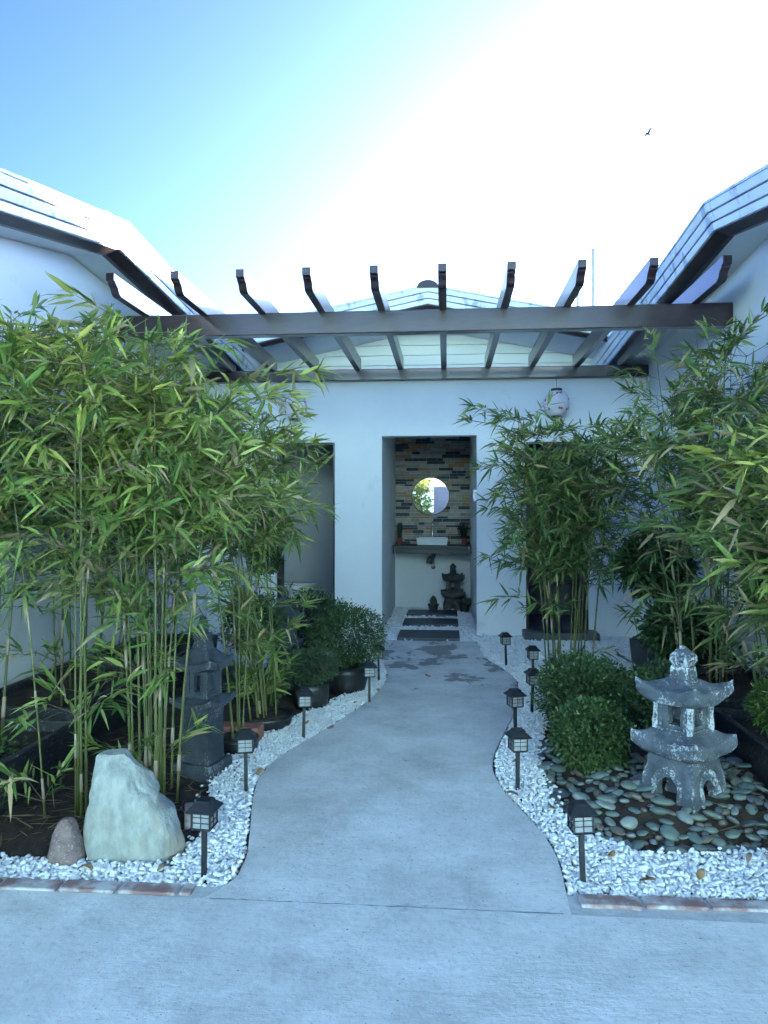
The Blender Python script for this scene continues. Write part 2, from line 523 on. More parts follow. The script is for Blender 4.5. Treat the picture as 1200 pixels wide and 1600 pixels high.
def leaves_np(P, D, L, W, droop, cb, ct, T, F, rollamt=0.6):
    n = len(P)
    X = norm(D)
    up = np.tile(np.array([[0, 0, 1.0]]), (n, 1)) + rng.normal(0, rollamt, (n, 3))
    Y = norm(np.cross(up, X))
    Z = np.cross(X, Y)
    k = len(T)
    tx, ty, tz = T[:, 0], T[:, 1], T[:, 2]
    V = (P[:, None, :] + X[:, None, :] * (tx[None, :, None] * L[:, None, None])
         + Y[:, None, :] * (ty[None, :, None] * W[:, None, None])
         + Z[:, None, :] * (tz[None, :, None] * W[:, None, None]))
    V[:, :, 2] -= (tx[None, :] ** 2) * (droop * L)[:, None]
    mixf = np.clip((tx[None, :, None] - 0.45) / 0.5, 0, 1)
    C = cb[:, None, :] * (1 - mixf) + ct[:, None, :] * mixf
    Fa = (F[None, :, :] + (np.arange(n) * k)[:, None, None]).reshape(-1, 3)
    return V.reshape(-1, 3), Fa, C.reshape(-1, 3)

# ------------------------------------------------------------------ ground, drive, path
def st(o, label=None):
    o['kind'] = 'structure'
    if label:
        o['label'] = label
    return o

st(MB().add([(-300, -300, -.08), (300, -300, -.08), (300, 400, -.08), (-300, 400, -.08)], [(0, 1, 2, 3)]).build('ground', 'ground_earth'), 'bare earth around the courtyard')
drive = MB().box(-9, 9, -9, 2.445, -.07, 0).build('driveway', 'concrete_drive')
st(drive, 'pale grey trowelled concrete driveway in front of the garden')

LP = [(-.80, 2.452), (-.77, 2.50), (-.74, 2.69), (-.80, 2.96), (-.88, 3.30), (-.93, 3.58), (-.91, 3.87), (-.80, 4.21), (-.65, 4.70), (-.53, 5.17), (-.47, 5.71), (-.48, 6.11), (-.57, 6.53), (-.66, 7.05), (-.66, 7.62)]
RP = [(.40, 2.452), (.41, 2.60), (.42, 2.79), (.41, 2.98), (.34, 3.26), (.26, 3.51), (.23, 3.77), (.23, 3.91), (.28, 4.19), (.38, 4.64), (.47, 5.03), (.53, 5.49), (.54, 5.96), (.45, 6.40), (.34, 6.75), (.32, 7.1), (.31, 7.62)]

def curve_x(pts, y):
    ys = np.array([p[1] for p in pts])
    xs = np.array([p[0] for p in pts])
    yy = np.asarray(y, float)
    # smoothed linear interpolation
    acc = 0
    for d, w in ((-.12, .2), (-.06, .2), (0, .2), (.06, .2), (.12, .2)):
        acc = acc + w * np.interp(yy + d, ys, xs)
    return acc

ysamp = np.linspace(2.4455, 7.60, 90)
lx, rx = curve_x(LP, ysamp), curve_x(RP, ysamp)
lx[0] -= .03
lx[:4] = [-.83, -.79, -.765, -.75]
pm = MB()
vs = []
for i, y in enumerate(ysamp):
    vs += [(lx[i], y, -.002), (rx[i], y, -.002), (lx[i], y, -.07), (rx[i], y, -.07)]
fs = []
for i in range(len(ysamp) - 1):
    a, b_ = 4 * i, 4 * i + 4
    fs += [(a, a + 1, b_ + 1, b_), (a + 2, a, b_, b_ + 2), (a + 1, a + 3, b_ + 3, b_ + 1)]
fs += [(0, 2, 3, 1), (len(vs) - 4, len(vs) - 3, len(vs) - 1, len(vs) - 2)]
pm.add(vs, fs)
st(pm.build('garden_path', 'concrete_path'), 'winding grey concrete garden path leading to the wash niche')

# dirt packed in the joint between drive and path
random.seed(9)
jm = MB()
jx = -.80
jv = []
while jx < .40:
    w = random.uniform(.0003, .0022)
    yo = 2.446 + random.uniform(-.002, .002)
    jv.append((jx, yo, w))
    jx += random.uniform(.01, .03)
for a, b_ in zip(jv[:-1], jv[1:]):
    jm.add([(a[0], a[1] - a[2], .0012), (b_[0], b_[1] - b_[2], .0012), (b_[0], b_[1] + b_[2], .0012), (a[0], a[1] + a[2], .0012)], [(0, 1, 2, 3)])
st(jm.build('path_joint', 'pebble_base'), 'thin dirty joint between driveway and garden path')

# brick edging along the drive, on both sides of the path
edging = thing('brick_edging', 'row of worn red bricks set flush between driveway and white pebbles', 'edging', (0, 2.5, 0))
random.seed(3)
def edge_run(x0, x1, ya, yb):
    x = x0
    while x < x1 - .05:
        w = min(random.uniform(.205, .225), x1 - x)
        y = ya + (yb - ya) * ((x - x0) / (x1 - x0))
        m = MB().box(x, x + w - .012, y - .035 + random.uniform(-.003, .003), y + .035, -.05, .006 + random.uniform(-.003, .003))
        m.build('brick', 'brick_red', edging, bevel=.006)
        x += w
edge_run(-2.4, -.86, 2.40 + .06, 2.44 + .055)
edge_run(.445, 2.3, 2.535, 2.60)
MB().box(-2.4, -.735, 2.447, 2.535, -.06, -.003).build('mortar_bed', 'mortar', edging)
MB().add([(.36, 2.447, -.003), (2.3, 2.447, -.003), (2.3, 2.63, -.003), (.36, 2.57, -.003), (.36, 2.447, -.06), (2.3, 2.447, -.06), (2.3, 2.63, -.06), (.36, 2.57, -.06)], [(0, 1, 2, 3), (0, 4, 5, 1), (2, 6, 7, 3)]).build('mortar_bed', 'mortar', edging)

# ------------------------------------------------------------------ soil beds and pebble beds
LS = [(-2.6, 2.66), (-1.55, 2.67), (-1.45, 2.66), (-1.0, 2.68), (-1.0, 3.0), (-1.07, 3.25), (-1.12, 3.5), (-1.14, 3.8), (-1.15, 4.25), (-1.02, 4.6), (-.80, 5.1), (-.62, 5.6), (-.60, 5.95), (-.72, 6.3), (-2.6, 6.4)]
RS = [(2.2, 3.0), (1.2, 2.98), (.95, 2.93), (.74, 2.94), (.56, 3.08), (.49, 3.35), (.46, 3.74), (.50, 4.2), (.60, 4.7), (.70, 5.3), (.74, 5.75), (.74, 6.10), (1.0, 6.32), (2.2, 6.35)]

def inside(poly, x, y):
    c = False
    j = len(poly) - 1
    for i in range(len(poly)):
        xi, yi = poly[i]
        xj, yj = poly[j]
        if (yi > y) != (yj > y) and x < (xj - xi) * (y - yi) / (yj - yi) + xi:
            c = not c
        j = i
    return c

def edge_dist(poly, x, y):
    d = 9.0
    for i in range(len(poly)):
        ax, ay = poly[i]
        bx, by = poly[(i + 1) % len(poly)]
        t = max(0, min(1, ((x - ax) * (bx - ax) + (y - ay) * (by - ay)) / ((bx - ax) ** 2 + (by - ay) ** 2)))
        d = min(d, math.hypot(x - ax - t * (bx - ax), y - ay - t * (by - ay)))
    return d

def soil_h(poly, x, y, rise):
    """height of a soil bed: rises from its rim, lumpy"""
    if not inside(poly, x, y):
        return -.06
    d = edge_dist(poly, x, y)
    t = min(1, d / .35)
    return -.03 + rise * (t * t * (3 - 2 * t)) + .016 * noise.noise(Vector((x * 6, y * 6, 3))) + .008 * noise.noise(Vector((x * 19, y * 19, 8)))

def soil_bed(name, poly, x0, x1, y0, y1, rise, label):
    nx, ny = int((x1 - x0) / .04), int((y1 - y0) / .04)
    m = MB()
    vs, fs = [], []
    for j in range(ny + 1):
        for i in range(nx + 1):
            x, y = x0 + (x1 - x0) * i / nx, y0 + (y1 - y0) * j / ny
            vs.append((x, y, soil_h(poly, x, y, rise)))
    for j in range(ny):
        for i in range(nx):
            a = j * (nx + 1) + i
            fs.append((a, a + 1, a + nx + 2, a + nx + 1))
    return st(m.add(vs, fs).build(name, 'soil', smooth=True), label)

soil_l = soil_bed('soil_bed', LS, -2.62, -.5, 2.5, 6.5, .045, 'dark soil bed under the bamboo beside the pale green rock')
soil_r = soil_bed('soil_bed', RS, .40, 2.1, 2.85, 6.4, .10, 'raised dark soil bed around the pagoda lantern')

# pebble template shapes
def ico(sub):
    bm = bmesh.new()
    bmesh.ops.create_icosphere(bm, subdivisions=sub, radius=1)
    bm.verts.index_update()
    v = np.array([p.co[:] for p in bm.verts])
    f = np.array([[q.index for q in fc.verts] for fc in bm.faces])
    bm.free()
    return v, f
I1, I1F = ico(1)
I2, I2F = ico(2)

def pebble_shape(base, seed, jag=.16):
    r = np.random.default_rng(seed)
    o = r.uniform(0, 50, 3)
    out = []
    for p in base:
        k = 1 + jag * 1.6 * noise.noise(Vector(p * 1.3 + o)) + jag * .5 * noise.noise(Vector(p * 3.1 + o))
        out.append(p * k)
    return np.array(out)

PSH1 = [pebble_shape(I1, 40 + k, .30) for k in range(8)]
PSH2 = [pebble_shape(I2, 60 + k, .34) for k in range(8)]
PEB_ME = []
for k in range(8):
    me = bpy.data.meshes.new('pebble')
    me.from_pydata([tuple(p) for p in PSH2[k]], [], [tuple(int(i) for i in q) for q in I2F])
    me.polygons.foreach_set('use_smooth', [True] * len(me.polygons))
    me.materials.append(MATS['pebble'])
    PEB_ME.append(me)

def rand_rot(n, tilt):
    """random rotations: yaw free, limited tilt"""
    yaw = rng.uniform(0, 2 * np.pi, n)
    ax, ay = rng.normal(0, tilt, n), rng.normal(0, tilt, n)
    cz, sz = np.cos(yaw), np.sin(yaw)
    cx, sx = np.cos(ax), np.sin(ax)
    cy, sy = np.cos(ay), np.sin(ay)
    o, z = np.ones(n), np.zeros(n)
    Rz = np.array([[cz, -sz, z], [sz, cz, z], [z, z, o]]).transpose(2, 0, 1)
    Rx = np.array([[o, z, z], [z, cx, -sx], [z, sx, cx]]).transpose(2, 0, 1)
    Ry = np.array([[cy, z, sy], [z, o, z], [-sy, z, cy]]).transpose(2, 0, 1)
    return Rz @ Rx @ Ry

def pebble_bed(name, label, test, x0, x1, y0, y1, pitch, size, base_poly, single, hi, zlev=-.016):
    """base sheet + pebbles: the ones nearest the drive are objects of their own, the rest one mass"""
    m = MB().add([(p[0], p[1], -.034) for p in base_poly], [tuple(range(len(base_poly)))])
    root = st(m.build(name, 'pebble_base'), label)
    pts = []
    for layer in range(2):
        gx = np.arange(x0, x1, pitch)
        gy = np.arange(y0, y1, pitch)
        for y in gy:
            for x in gx:
                px, py = x + rng.uniform(-.5, .5) * pitch, y + rng.uniform(-.5, .5) * pitch
                if test(px, py):
                    pts.append((px, py, zlev + layer * .009 + rng.uniform(-.006, .007)))
    P = np.array(pts)
    n = len(P)
    S = size * rng.lognormal(0, .22, n)[:, None] * np.column_stack([rng.uniform(.85, 1.5, n), rng.uniform(.7, 1.0, n), rng.uniform(.45, .75, n)])
    Rm = rand_rot(n, .45)
    dist = np.hypot(P[:, 0], P[:, 1]) - P[:, 2] * 12
    order = np.argsort(dist)
    big = order[:single]
    for i in big:
        o = bpy.data.objects.new('pebble', PEB_ME[int(rng.integers(8))])
        M = Matrix(Rm[i].tolist()).to_4x4()
        o.matrix_world = Matrix.Translation(P[i].tolist()) @ M @ Matrix.Diagonal((*S[i].tolist(), 1))
        COL.objects.link(o)
        o.parent = root
    rest = order[single:]
    for (sel, shapes, F) in ((rest[:hi], PSH2, I2F), (rest[hi:], PSH1, I1F)):
        if len(sel) == 0:
            continue
        which = rng.integers(0, 8, len(sel))
        base = np.stack([shapes[w] for w in which])
        V = np.einsum('nij,nkj->nki', Rm[sel], base * S[sel][:, None, :]) + P[sel][:, None, :]
        k = base.shape[1]
        Fa = (F[None] + (np.arange(len(sel)) * k)[:, None, None]).reshape(-1, 3)
        o = np_mesh('loose_pebbles', V.reshape(-1, 3), Fa, 'pebble', root, smooth=True)
        o['kind'] = 'stuff'
    return root

def in_left(x, y):
    if y < 2.53 + .0 or y > 6.3 or x < -2.4:
        return False
    if x > float(np.interp(y, ysamp, lx)) - .012:
        return False
    return not (inside(LS, x, y) and edge_dist(LS, x, y) > rng.exponential(.014))

def in_right(x, y):
    if y < 2.60 + (x - .44) * .035 or y > 6.3:
        return False
    if x < float(np.interp(y, ysamp, rx)) + .012:
        return False
    return not (inside(RS, x, y) and edge_dist(RS, x, y) > rng.exponential(.014))

pebble_bed('pebble_bed', 'white pebble strip along the path side with the pale green rock', in_left, -2.4, -.4, 2.5, 6.3, .0165, .0090,
           [(-2.6, 2.50), (-.7, 2.50), (-.4, 6.4), (-2.6, 6.4)], 290, 2600)
pebble_bed('pebble_bed', 'white pebble strip along the path side with the pagoda lantern', in_right, .2, 2.1, 2.55, 6.3, .0165, .0090,
           [(.2, 2.575), (2.1, 2.64), (2.1, 6.4), (.2, 6.4)], 290, 2600)

def in_fore(x, y):
    if -.72 < x < .34 and y > 7.95:
        ok = True
        for (py0, py1, hw) in PAV:
            if py0 - .01 < y < py1 + .01 and -.19 - hw < x < -.19 + hw:
                ok = False
        return ok
    if y > 7.985:
        return False
    if 6.3 <= y < 7.62:
        a, b_ = float(np.interp(y, ysamp, lx)), float(np.interp(y, ysamp, rx))
        return x < a - .01 or x > b_ + .01
    if y >= 7.62:
        for (py0, py1, hw) in PAV:
            if py0 - .01 < y < py1 + .01 and -.19 - hw < x < -.19 + hw:
                return False
        return True
    return False
PAV = [(7.64, 8.17, .325), (8.60, 9.10, .325), (9.42, 9.90, .325)]
pebble_bed('pebble_bed', 'white pebble court in front of the washroom wall and inside the wash niche', in_fore, -2.6, 2.1, 6.3, 10.28, .030, .0175,
           [(-2.6, 6.3), (2.1, 6.3), (2.1, 10.4), (-2.6, 10.4)], 0, 0)
for (y0, y1, hw), lb in zip(PAV, ('dark slate stepping slab at the end of the concrete path', 'middle dark slate stepping slab between two slabs in the wash niche', 'dark slate stepping slab closest to the niche stone lantern')):
    tag(MB().box(-.19 - hw, -.19 + hw, y0, y1, -.05, .022).build('stepping_slab', 'paver', bevel=.008), lb, 'paving slab', 'slate slabs in the wash niche')

# ------------------------------------------------------------------ side wings
XL, XR = -2.64, 2.10
def wing(name, label, s, xw):
    """s=+1: the wing stands at the right of the court (wall faces -X); s=-1 mirrored"""
    root = thing(name, label, 'building', (xw, 5.0, 0))
    YA, YN, YF = 5.0, 1.6, 9.3
    zs = 3.12
    near, far = .214, .072
    path = [(YN, zs - near * (YA - YN)), (YA, zs), (YF, zs - far * (YF - YA))]
    m = MB().prism([(YN + .25, -.1), (YF, -.1), (YF, path[2][1]), (YA, zs), (YN + .25, zs - near * (YA - YN - .25))], 'x', xw, xw + s * .16)
    m.build('wall', 'wall_white', root, fix=True)
    MB().prism([(xw, -.1), (xw + s * 5, -.1), (xw + s * 5, 2.3), (xw, 2.3)], 'y', YN + .25, YN + .41).build('end_wall', 'wall_white', root, fix=True)
    def sweep(prof, nm, mt, y0=None, bev=.003):
        # prof: closed polygon of (distance from the wall into the court, height above soffit)
        m = MB()
        vs, fs = [], []
        n = len(prof)
        for (y, z) in path:
            for (d, h) in prof:
                vs.append((xw - s * d, y, z + h))
        for i in range(2):
            for k in range(n):
                fs.append((i * n + k, i * n + (k + 1) % n, (i + 1) * n + (k + 1) % n, (i + 1) * n + k))
        fs += [tuple(range(n)), tuple(2 * n + k for k in range(n))]
        return m.add(vs, fs).build(nm, mt, root, bevel=bev, fix=True)
    sweep([(.225, .004), (-.02, .004), (-.02, .024), (.225, .024)], 'soffit', 'soffit_white')
    sweep([(.225, -.004), (.262, -.004), (.345, .030), (.345, .060), (.225, .060)], 'trim_board', 'brown_trim')
    sweep([(.20, .06), (.335, .06), (.335, .205), (.20, .205)], 'fascia_core', 'gap_dark', bev=0)
    sweep([(.336, .034), (.362, .034), (.372, .082), (.336, .082)], 'fascia_strip', 'roof_metal')
    sweep([(.336, .090), (.378, .090), (.395, .146), (.336, .146)], 'fascia_strip', 'roof_metal')
    sweep([(.336, .154), (.402, .154), (.418, .206), (.336, .206)], 'fascia_strip', 'roof_metal')
    rf = sweep([(.425, .207), (-5.0, .207), (-5.0, .227), (.425, .227)], 'roof', 'roof_metal')
    cap = MB()
    px = [(YA + .16 * math.cos(a), zs + .20 + .085 * math.sin(a)) for a in [math.pi * k / 8 for k in range(9)]]
    cap.prism(px, 'x', xw - s * .30, xw + s * 5.0).build('ridge_cap', 'brown_trim', rf, fix=True)
    return root
wing('left_wing', 'white rendered wing whose roof edge catches the sun, behind the pale green rock', -1, XL)
wing('right_wing', 'white rendered wing with weathered metal roof edge, behind the pagoda lantern', 1, XR)

# ------------------------------------------------------------------ washroom building at the end of the court
wb = thing('washroom_building', 'white washroom building with gable roof, tall niche and two doorways', 'building', (-.27, 8.0, 0))
OPEN = [(-1.865, -1.22, 2.08), (-.70, .32, 2.145), (.845, 1.50, 2.07)]
YW0, YW1 = 8.0, 8.16
xs = sorted({XL, XR} | {o[0] for o in OPEN} | {o[1] for o in OPEN})
zs_ = sorted({-.05, 2.86} | {o[2] for o in OPEN})
def solid(x, z):
    return XL < x < XR and -.05 < z < 2.86 and not any(a < x < b and z < c for a, b, c in OPEN)
m = MB()
for i in range(len(xs) - 1):
    for j in range(len(zs_) - 1):
        x0, x1, z0, z1 = xs[i], xs[i + 1], zs_[j], zs_[j + 1]
        cx, cz = (x0 + x1) / 2, (z0 + z1) / 2
        if not solid(cx, cz):
            continue
        m.add([(x0, YW0, z0), (x1, YW0, z0), (x1, YW0, z1), (x0, YW0, z1)], [(0, 1, 2, 3)])
        m.add([(x0, YW1, z0), (x1, YW1, z0), (x1, YW1, z1), (x0, YW1, z1)], [(3, 2, 1, 0)])
        for (qx, qz, q) in ((x0 - .01, cz, [(x0, YW0, z0), (x0, YW0, z1), (x0, YW1, z1), (x0, YW1, z0)]),
                            (x1 + .01, cz, [(x1, YW0, z0), (x1, YW0, z1), (x1, YW1, z1), (x1, YW1, z0)]),
                            (cx, z0 - .01, [(x0, YW0, z0), (x1, YW0, z0), (x1, YW1, z0), (x0, YW1, z0)]),
                            (cx, z1 + .01, [(x0, YW0, z1), (x1, YW0, z1), (x1, YW1, z1), (x0, YW1, z1)])):
            if not solid(qx, qz):
                m.add(q, [(0, 1, 2, 3)])
m.build('front_wall', 'wall_white', wb, fix=True, bevel=.006)
# niche shell
nl, nr, nb_ = -.715, .325, 10.30
MB().box(nl - .10, nl, YW1, nb_ + .1, -.05, 2.50).build('niche_side_wall', 'wall_white', wb)
MB().box(nr, nr + .10, YW1, nb_ + .1, -.05, 2.50).build('niche_side_wall', 'wall_white', wb)
bw = MB().box(nl - .1, nr + .1, nb_, nb_ + .12, -.05, 2.50).build('niche_back_wall', 'wall_white', wb)
MB().box(nl - .1, nr + .1, YW1, nb_ + .12, 2.50, 2.60).build('niche_ceiling', 'wall_white', wb)
# ledgestone cladding, stone by stone
random.seed(21)
z = .885
while z < 2.48:
    h = random.choice((.030, .036, .042, .050))
    x = nl + .004
    while x < nr - .01:
        w = random.choice((.08, .12, .16, .20, .24)) * random.uniform(.9, 1.1)
        if x + w > nr - .05:
            w = nr - .004 - x
        k = random.choices(range(5), (32, 22, 20, 13, 14))[0]
        d = random.uniform(.012, .034)
        MB().box(x, x + w - .003, nb_ - d, nb_ + .01, z, z + h - .003).build('ledgestone', 'ledgestone_%d' % k, bw)
        x += w
    z += h
# left room (toilet)
def room(x0, x1, y1, zc, m_w, m_f):
    MB().box(x0 - .08, x0, YW1, y1, -.05, zc).build('room_wall', m_w, wb)
    MB().box(x1, x1 + .08, YW1, y1, -.05, zc).build('room_wall', m_w, wb)
    MB().box(x0 - .08, x1 + .08, y1, y1 + .1, -.05, zc).build('room_wall', m_w, wb)
    MB().box(x0 - .08, x1 + .08, YW1, y1 + .1, zc, zc + .08).build('room_ceiling', m_w, wb)
    MB().box(x0, x1, YW1, y1, -.05, .03).build('room_floor', m_f, wb)
room(-2.55, -.86, 9.75, 2.5, 'interior_wall', 'floor_tile')
MB().box(-2.55, -.86, 9.735, 9.75, .03, .16).build('tile_skirting', 'floor_tile', wb)
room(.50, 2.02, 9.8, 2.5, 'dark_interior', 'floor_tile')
def door_frame(x0, x1, zt, w, left, right):
    m = MB()
    if left:
        m.box(x0, x0 + w, 8.02, 8.14, 0, zt)
    if right:
        m.box(x1 - w, x1, 8.02, 8.14, 0, zt)
    m.box(x0 + (w if left else 0), x1 - (w if right else 0), 8.02, 8.14, zt - .02, zt)
    m.build('door_frame', 'brown_paint', wb, bevel=.004)
door_frame(-1.862, -1.222, 2.078, .055, True, False)
MB().box(-1.236, -1.222, 8.02, 8.14, 0, 2.055).build('door_stop', 'brown_paint', wb)
door_frame(.848, 1.498, 2.068, .03, True, True)
# open door leaf standing inside the right doorway, and its step
dl = MB().box(1.43, 1.468, 8.17, 8.78, .035, 2.03).build('door_leaf', 'brown_paint', wb, bevel=.004)
MB().tube([(1.43, 8.72, .98), (1.38, 8.72, .98), (1.38, 8.62, .98)], .011, 8).build('handle', 'chrome', dl)
MB().box(.80, 1.56, 7.72, 7.995, -.04, .075).build('door_step', 'paver', wb, bevel=.008)
MB().box(.90, 1.9, 9.45, 9.78, .03, .42).build('bench_ledge', 'dark_interior', wb, bevel=.01)
# gable: siding boards, soffit, rake strips, roof
GX, GY, GS = -.20, 7.87, .205
zap = 3.505
z = 2.84
yb = 8.80
while z < zap - .02:
    h = .118
    zt = min(z + h, zap)
    hw0 = min((zap - z) / GS, 2.6)
    hw1 = min((zap - zt) / GS, 2.6)
    MB().prism([(GX - hw0, z), (GX + hw0, z), (GX + hw1, zt - .004), (GX - hw1, zt - .004)] if hw1 > .01 else [(GX - hw0, z), (GX + hw0, z), (GX, zt)], 'y', yb + .012, yb + .05).build('siding_board', 'siding', wb, bevel=.004, fix=True)
    z += h
MB().prism([(GX - 2.6, 2.6), (GX + 2.6, 2.6), (GX + 2.6, zap - GS * 2.6), (GX, zap), (GX - 2.6, zap - GS * 2.6)], 'y', yb + .06, yb + .16).build('gable_wall', 'soffit_white', wb)
gp = [(GX - 2.75, zap - GS * 2.75), (GX, zap), (GX + 2.75, zap - GS * 2.75)]
def gsweep(prof, nm, mt, bev=.003):
    m = MB()
    n = len(prof)
    vs, fs = [], []
    for (x, z) in gp:
        for (y, h) in prof:
            vs.append((x, y, z + h))
    for i in range(2):
        for k in range(n):
            fs.append((i * n + k, i * n + (k + 1) % n, (i + 1) * n + (k + 1) % n, (i + 1) * n + k))
    fs += [tuple(range(n)), tuple(2 * n + k for k in range(n))]
    return m.add(vs, fs).build(nm, mt, wb, bevel=bev, fix=True)
gsweep([(GY + .06, .003), (yb + .1, .003), (yb + .1, .02), (GY + .06, .02)], 'soffit', 'soffit_white')
gsweep([(GY + .06, -.006), (GY + .10, -.006), (GY + .10, .05), (GY + .02, .05), (GY + .02, .02)], 'trim_board', 'brown_trim')
gsweep([(GY + .021, .05), (GY + .10, .05), (GY + .10, .195), (GY + .021, .195)], 'rake_core', 'gap_dark', 0)
gsweep([(GY - .005, .032), (GY + .02, .032), (GY + .02, .082), (GY - .012, .082)], 'rake_strip', 'roof_metal')
gsweep([(GY - .018, .090), (GY + .02, .090), (GY + .02, .145), (GY - .03, .145)], 'rake_strip', 'roof_metal')
gsweep([(GY - .036, .153), (GY + .02, .153), (GY + .02, .203), (GY - .048, .203)], 'rake_strip', 'roof_metal')
rf = gsweep([(GY - .055, .205), (13.0, .205), (13.0, .225), (GY - .055, .225)], 'roof', 'roof_metal')
MB().prism([(GX + .115 * math.cos(a), zap + .185 + .08 * math.sin(a)) for a in [math.pi * k / 10 for k in range(11)]], 'y', GY - .07, 13.0).build('ridge_cap', 'brown_trim', rf, fix=True)
MB().box(XL, XR, YW1, 13.0, 2.61, 2.66).build('flat_ceiling', 'soffit_white', wb)

# ------------------------------------------------------------------ pergola
pg = thing('pergola', 'glossy dark brown timber pergola of ten rafters on two beams', 'pergola', (-.27, 5.67, 0))
MB().box(XL + .004, XR - .004, 5.62, 5.72, 2.685, 2.855).build('front_beam', 'brown_paint', pg, bevel=.006)
MB().box(XL + .004, XR - .004, 7.90, 7.998, 2.738, 2.858).build('rear_beam', 'brown_paint', pg, bevel=.006)
prof = [(7.997, 2.846), (7.997, 2.985), (4.98, 2.985), (4.98, 2.930), (5.005, 2.926), (5.012, 2.912), (5.03, 2.905), (5.045, 2.894), (5.055, 2.880), (5.062, 2.866), (5.08, 2.853), (5.10, 2.846)]
for k in range(10):
    x = -2.345 + .463 * k
    MB().prism(prof, 'x', x - .029, x + .029).build('rafter', 'brown_paint', pg, bevel=.004, fix=True)

# paper lanterns hanging from the rear beam
def paper_lantern(loc, label):
    root = thing('paper_lantern', label, 'lantern', (0, 0, 0), 'round paper lanterns hung from the pergola')
    pr = []
    for i in range(25):
        a = -math.pi / 2 + math.pi * i / 24
        r = .125 * math.cos(a) ** .75 if abs(math.cos(a)) > 1e-6 else 0
        pr.append((max(r, .055) + (.003 if i % 2 else 0), .135 * math.sin(a)))
    MB().lathe(pr, n=28).build('shade', 'lantern_paper', root, smooth=True)
    MB().lathe([(.058, .128), (.058, .155), (.05, .155)], n=20).build('top_ring', 'black_metal', root)
    MB().lathe([(.05, -.150), (.058, -.150), (.058, -.128)], n=20).build('bottom_ring', 'black_metal', root)
    MB().tube([(0, 0, .15), (0, 0, .33)], .002, 4).build('cord', 'black_metal', root)
    random.seed(5)
    for _ in range(15):
        th, ph = random.uniform(0, 2 * math.pi), random.uniform(-.7, .9)
        n = Vector((math.cos(th) * math.cos(ph), math.sin(th) * math.cos(ph), math.sin(ph) * 1.05))
        r = .125 * math.cos(ph) ** .75
        c = Vector((math.cos(th) * r, math.sin(th) * r, .135 * math.sin(ph)))
        u = n.cross(Vector((0, 0, 1))).normalized()
        w = n.cross(u).normalized()
        pts = [c + n.normalized() * .006 + (u * math.cos(k * 2 * math.pi / 10) + w * math.sin(k * 2 * math.pi / 10)) * (.017 if k % 2 else .009) for k in range(10)]
        MB().add(pts + [p - n.normalized() * .006 for p in pts], [tuple(range(10))] + [(k, (k + 1) % 10, 10 + (k + 1) % 10, 10 + k) for k in range(10)]).build('painted_blossom', 'bloom_pink', root)
    root.location = loc
    return root
paper_lantern((1.145, 7.86, 2.455), 'white paper lantern hanging before the wall between niche and right doorway bamboo')
paper_lantern((-1.63, 7.86, 2.455), 'white blossom-print paper lantern hanging above the toilet doorway')

# ------------------------------------------------------------------ wash niche fittings
ct = thing('wash_counter', 'black granite wash counter spanning the niche under the round mirror', 'counter', (-.195, 10.05, 0))
MB().box(nl + .002, nr - .002, 9.78, 10.29, .84, .882).build('counter_top', 'granite_black', ct, bevel=.004)
MB().box(nl + .002, nr - .002, 9.785, 9.81, .775, .839).build('apron', 'granite_black', ct)
for x in (nl + .02, nr - .045):
    MB().prism([(9.76, .87), (9.80, .87), (9.80, .74), (9.79, .74)], 'x', x, x + .02).build('bracket', 'chrome', ct)
bs = thing('basin', 'white rectangular vessel basin on the black counter', 'basin', (-.195, 10.02, .882))
bm_ = MB()
x0, x1, y0, y1, z0, z1 = -.405, .015, 9.86, 10.19, .883, .985
o_ = .012
vs = [(x0 + o_, y0 + o_, z0), (x1 - o_, y0 + o_, z0), (x1 - o_, y1 - o_, z0), (x0 + o_, y1 - o_, z0), (x0, y0, z1), (x1, y0, z1), (x1, y1, z1), (x0, y1, z1)]
vs += [(x0 + .02, y0 + .02, z1), (x1 - .02, y0 + .02, z1), (x1 - .02, y1 - .02, z1), (x0 + .02, y1 - .02, z1), (x0 + .04, y0 + .04, z0 + .02), (x1 - .04, y0 + .04, z0 + .02), (x1 - .04, y1 - .04, z0 + .02), (x0 + .04, y1 - .04, z0 + .02)]
fs = [(3, 2, 1, 0), (12, 13, 14, 15)]
for a, b_ in ((0, 4), (4, 8), (8, 12)):
    fs += [(a + k, a + (k + 1) % 4, b_ + (k + 1) % 4, b_ + k) for k in range(4)]
bm_.add(vs, fs).build('bowl', 'ceramic', bs, bevel=.006)
MB().lathe([(.02, .903), (.02, .907), (.002, .907)], -.195, 10.02, 16).build('drain', 'chrome', bs)
fc = thing('faucet', 'tall chrome basin faucet below the round mirror', 'faucet', (-.195, 10.22, .882))
MB().lathe([(.026, .882), (.026, .892), (.016, .897), (.016, 1.13), (.019, 1.135), (.019, 1.165), (.012, 1.175)], -.195, 10.22, 16).build('body', 'chrome', fc, smooth=True)
MB().tube([(-.195, 10.21, 1.11), (-.195, 10.15, 1.125), (-.195, 10.09, 1.115), (-.195, 10.075, 1.10)], .011, 10).build('spout', 'chrome', fc, smooth=True)
MB().tube([(-.195, 10.22, 1.17), (-.195, 10.19, 1.20), (-.195, 10.15, 1.215)], .006, 8).build('lever', 'chrome', fc, smooth=True)
mi = thing('round_mirror', 'round wall mirror with thin dark rim on the ledgestone wall', 'mirror', (-.222, 10.26, 1.545))
def disc(cx, cz, r, y0, y1, n=64):
    return MB().prism([(cx + r * math.cos(2 * math.pi * k / n), cz + r * math.sin(2 * math.pi * k / n)) for k in range(n)], 'y', y0, y1)
disc(-.222, 1.545, .252, 10.236, 10.27).build('glass', 'mirror_glass', mi, fix=True)
m = MB()
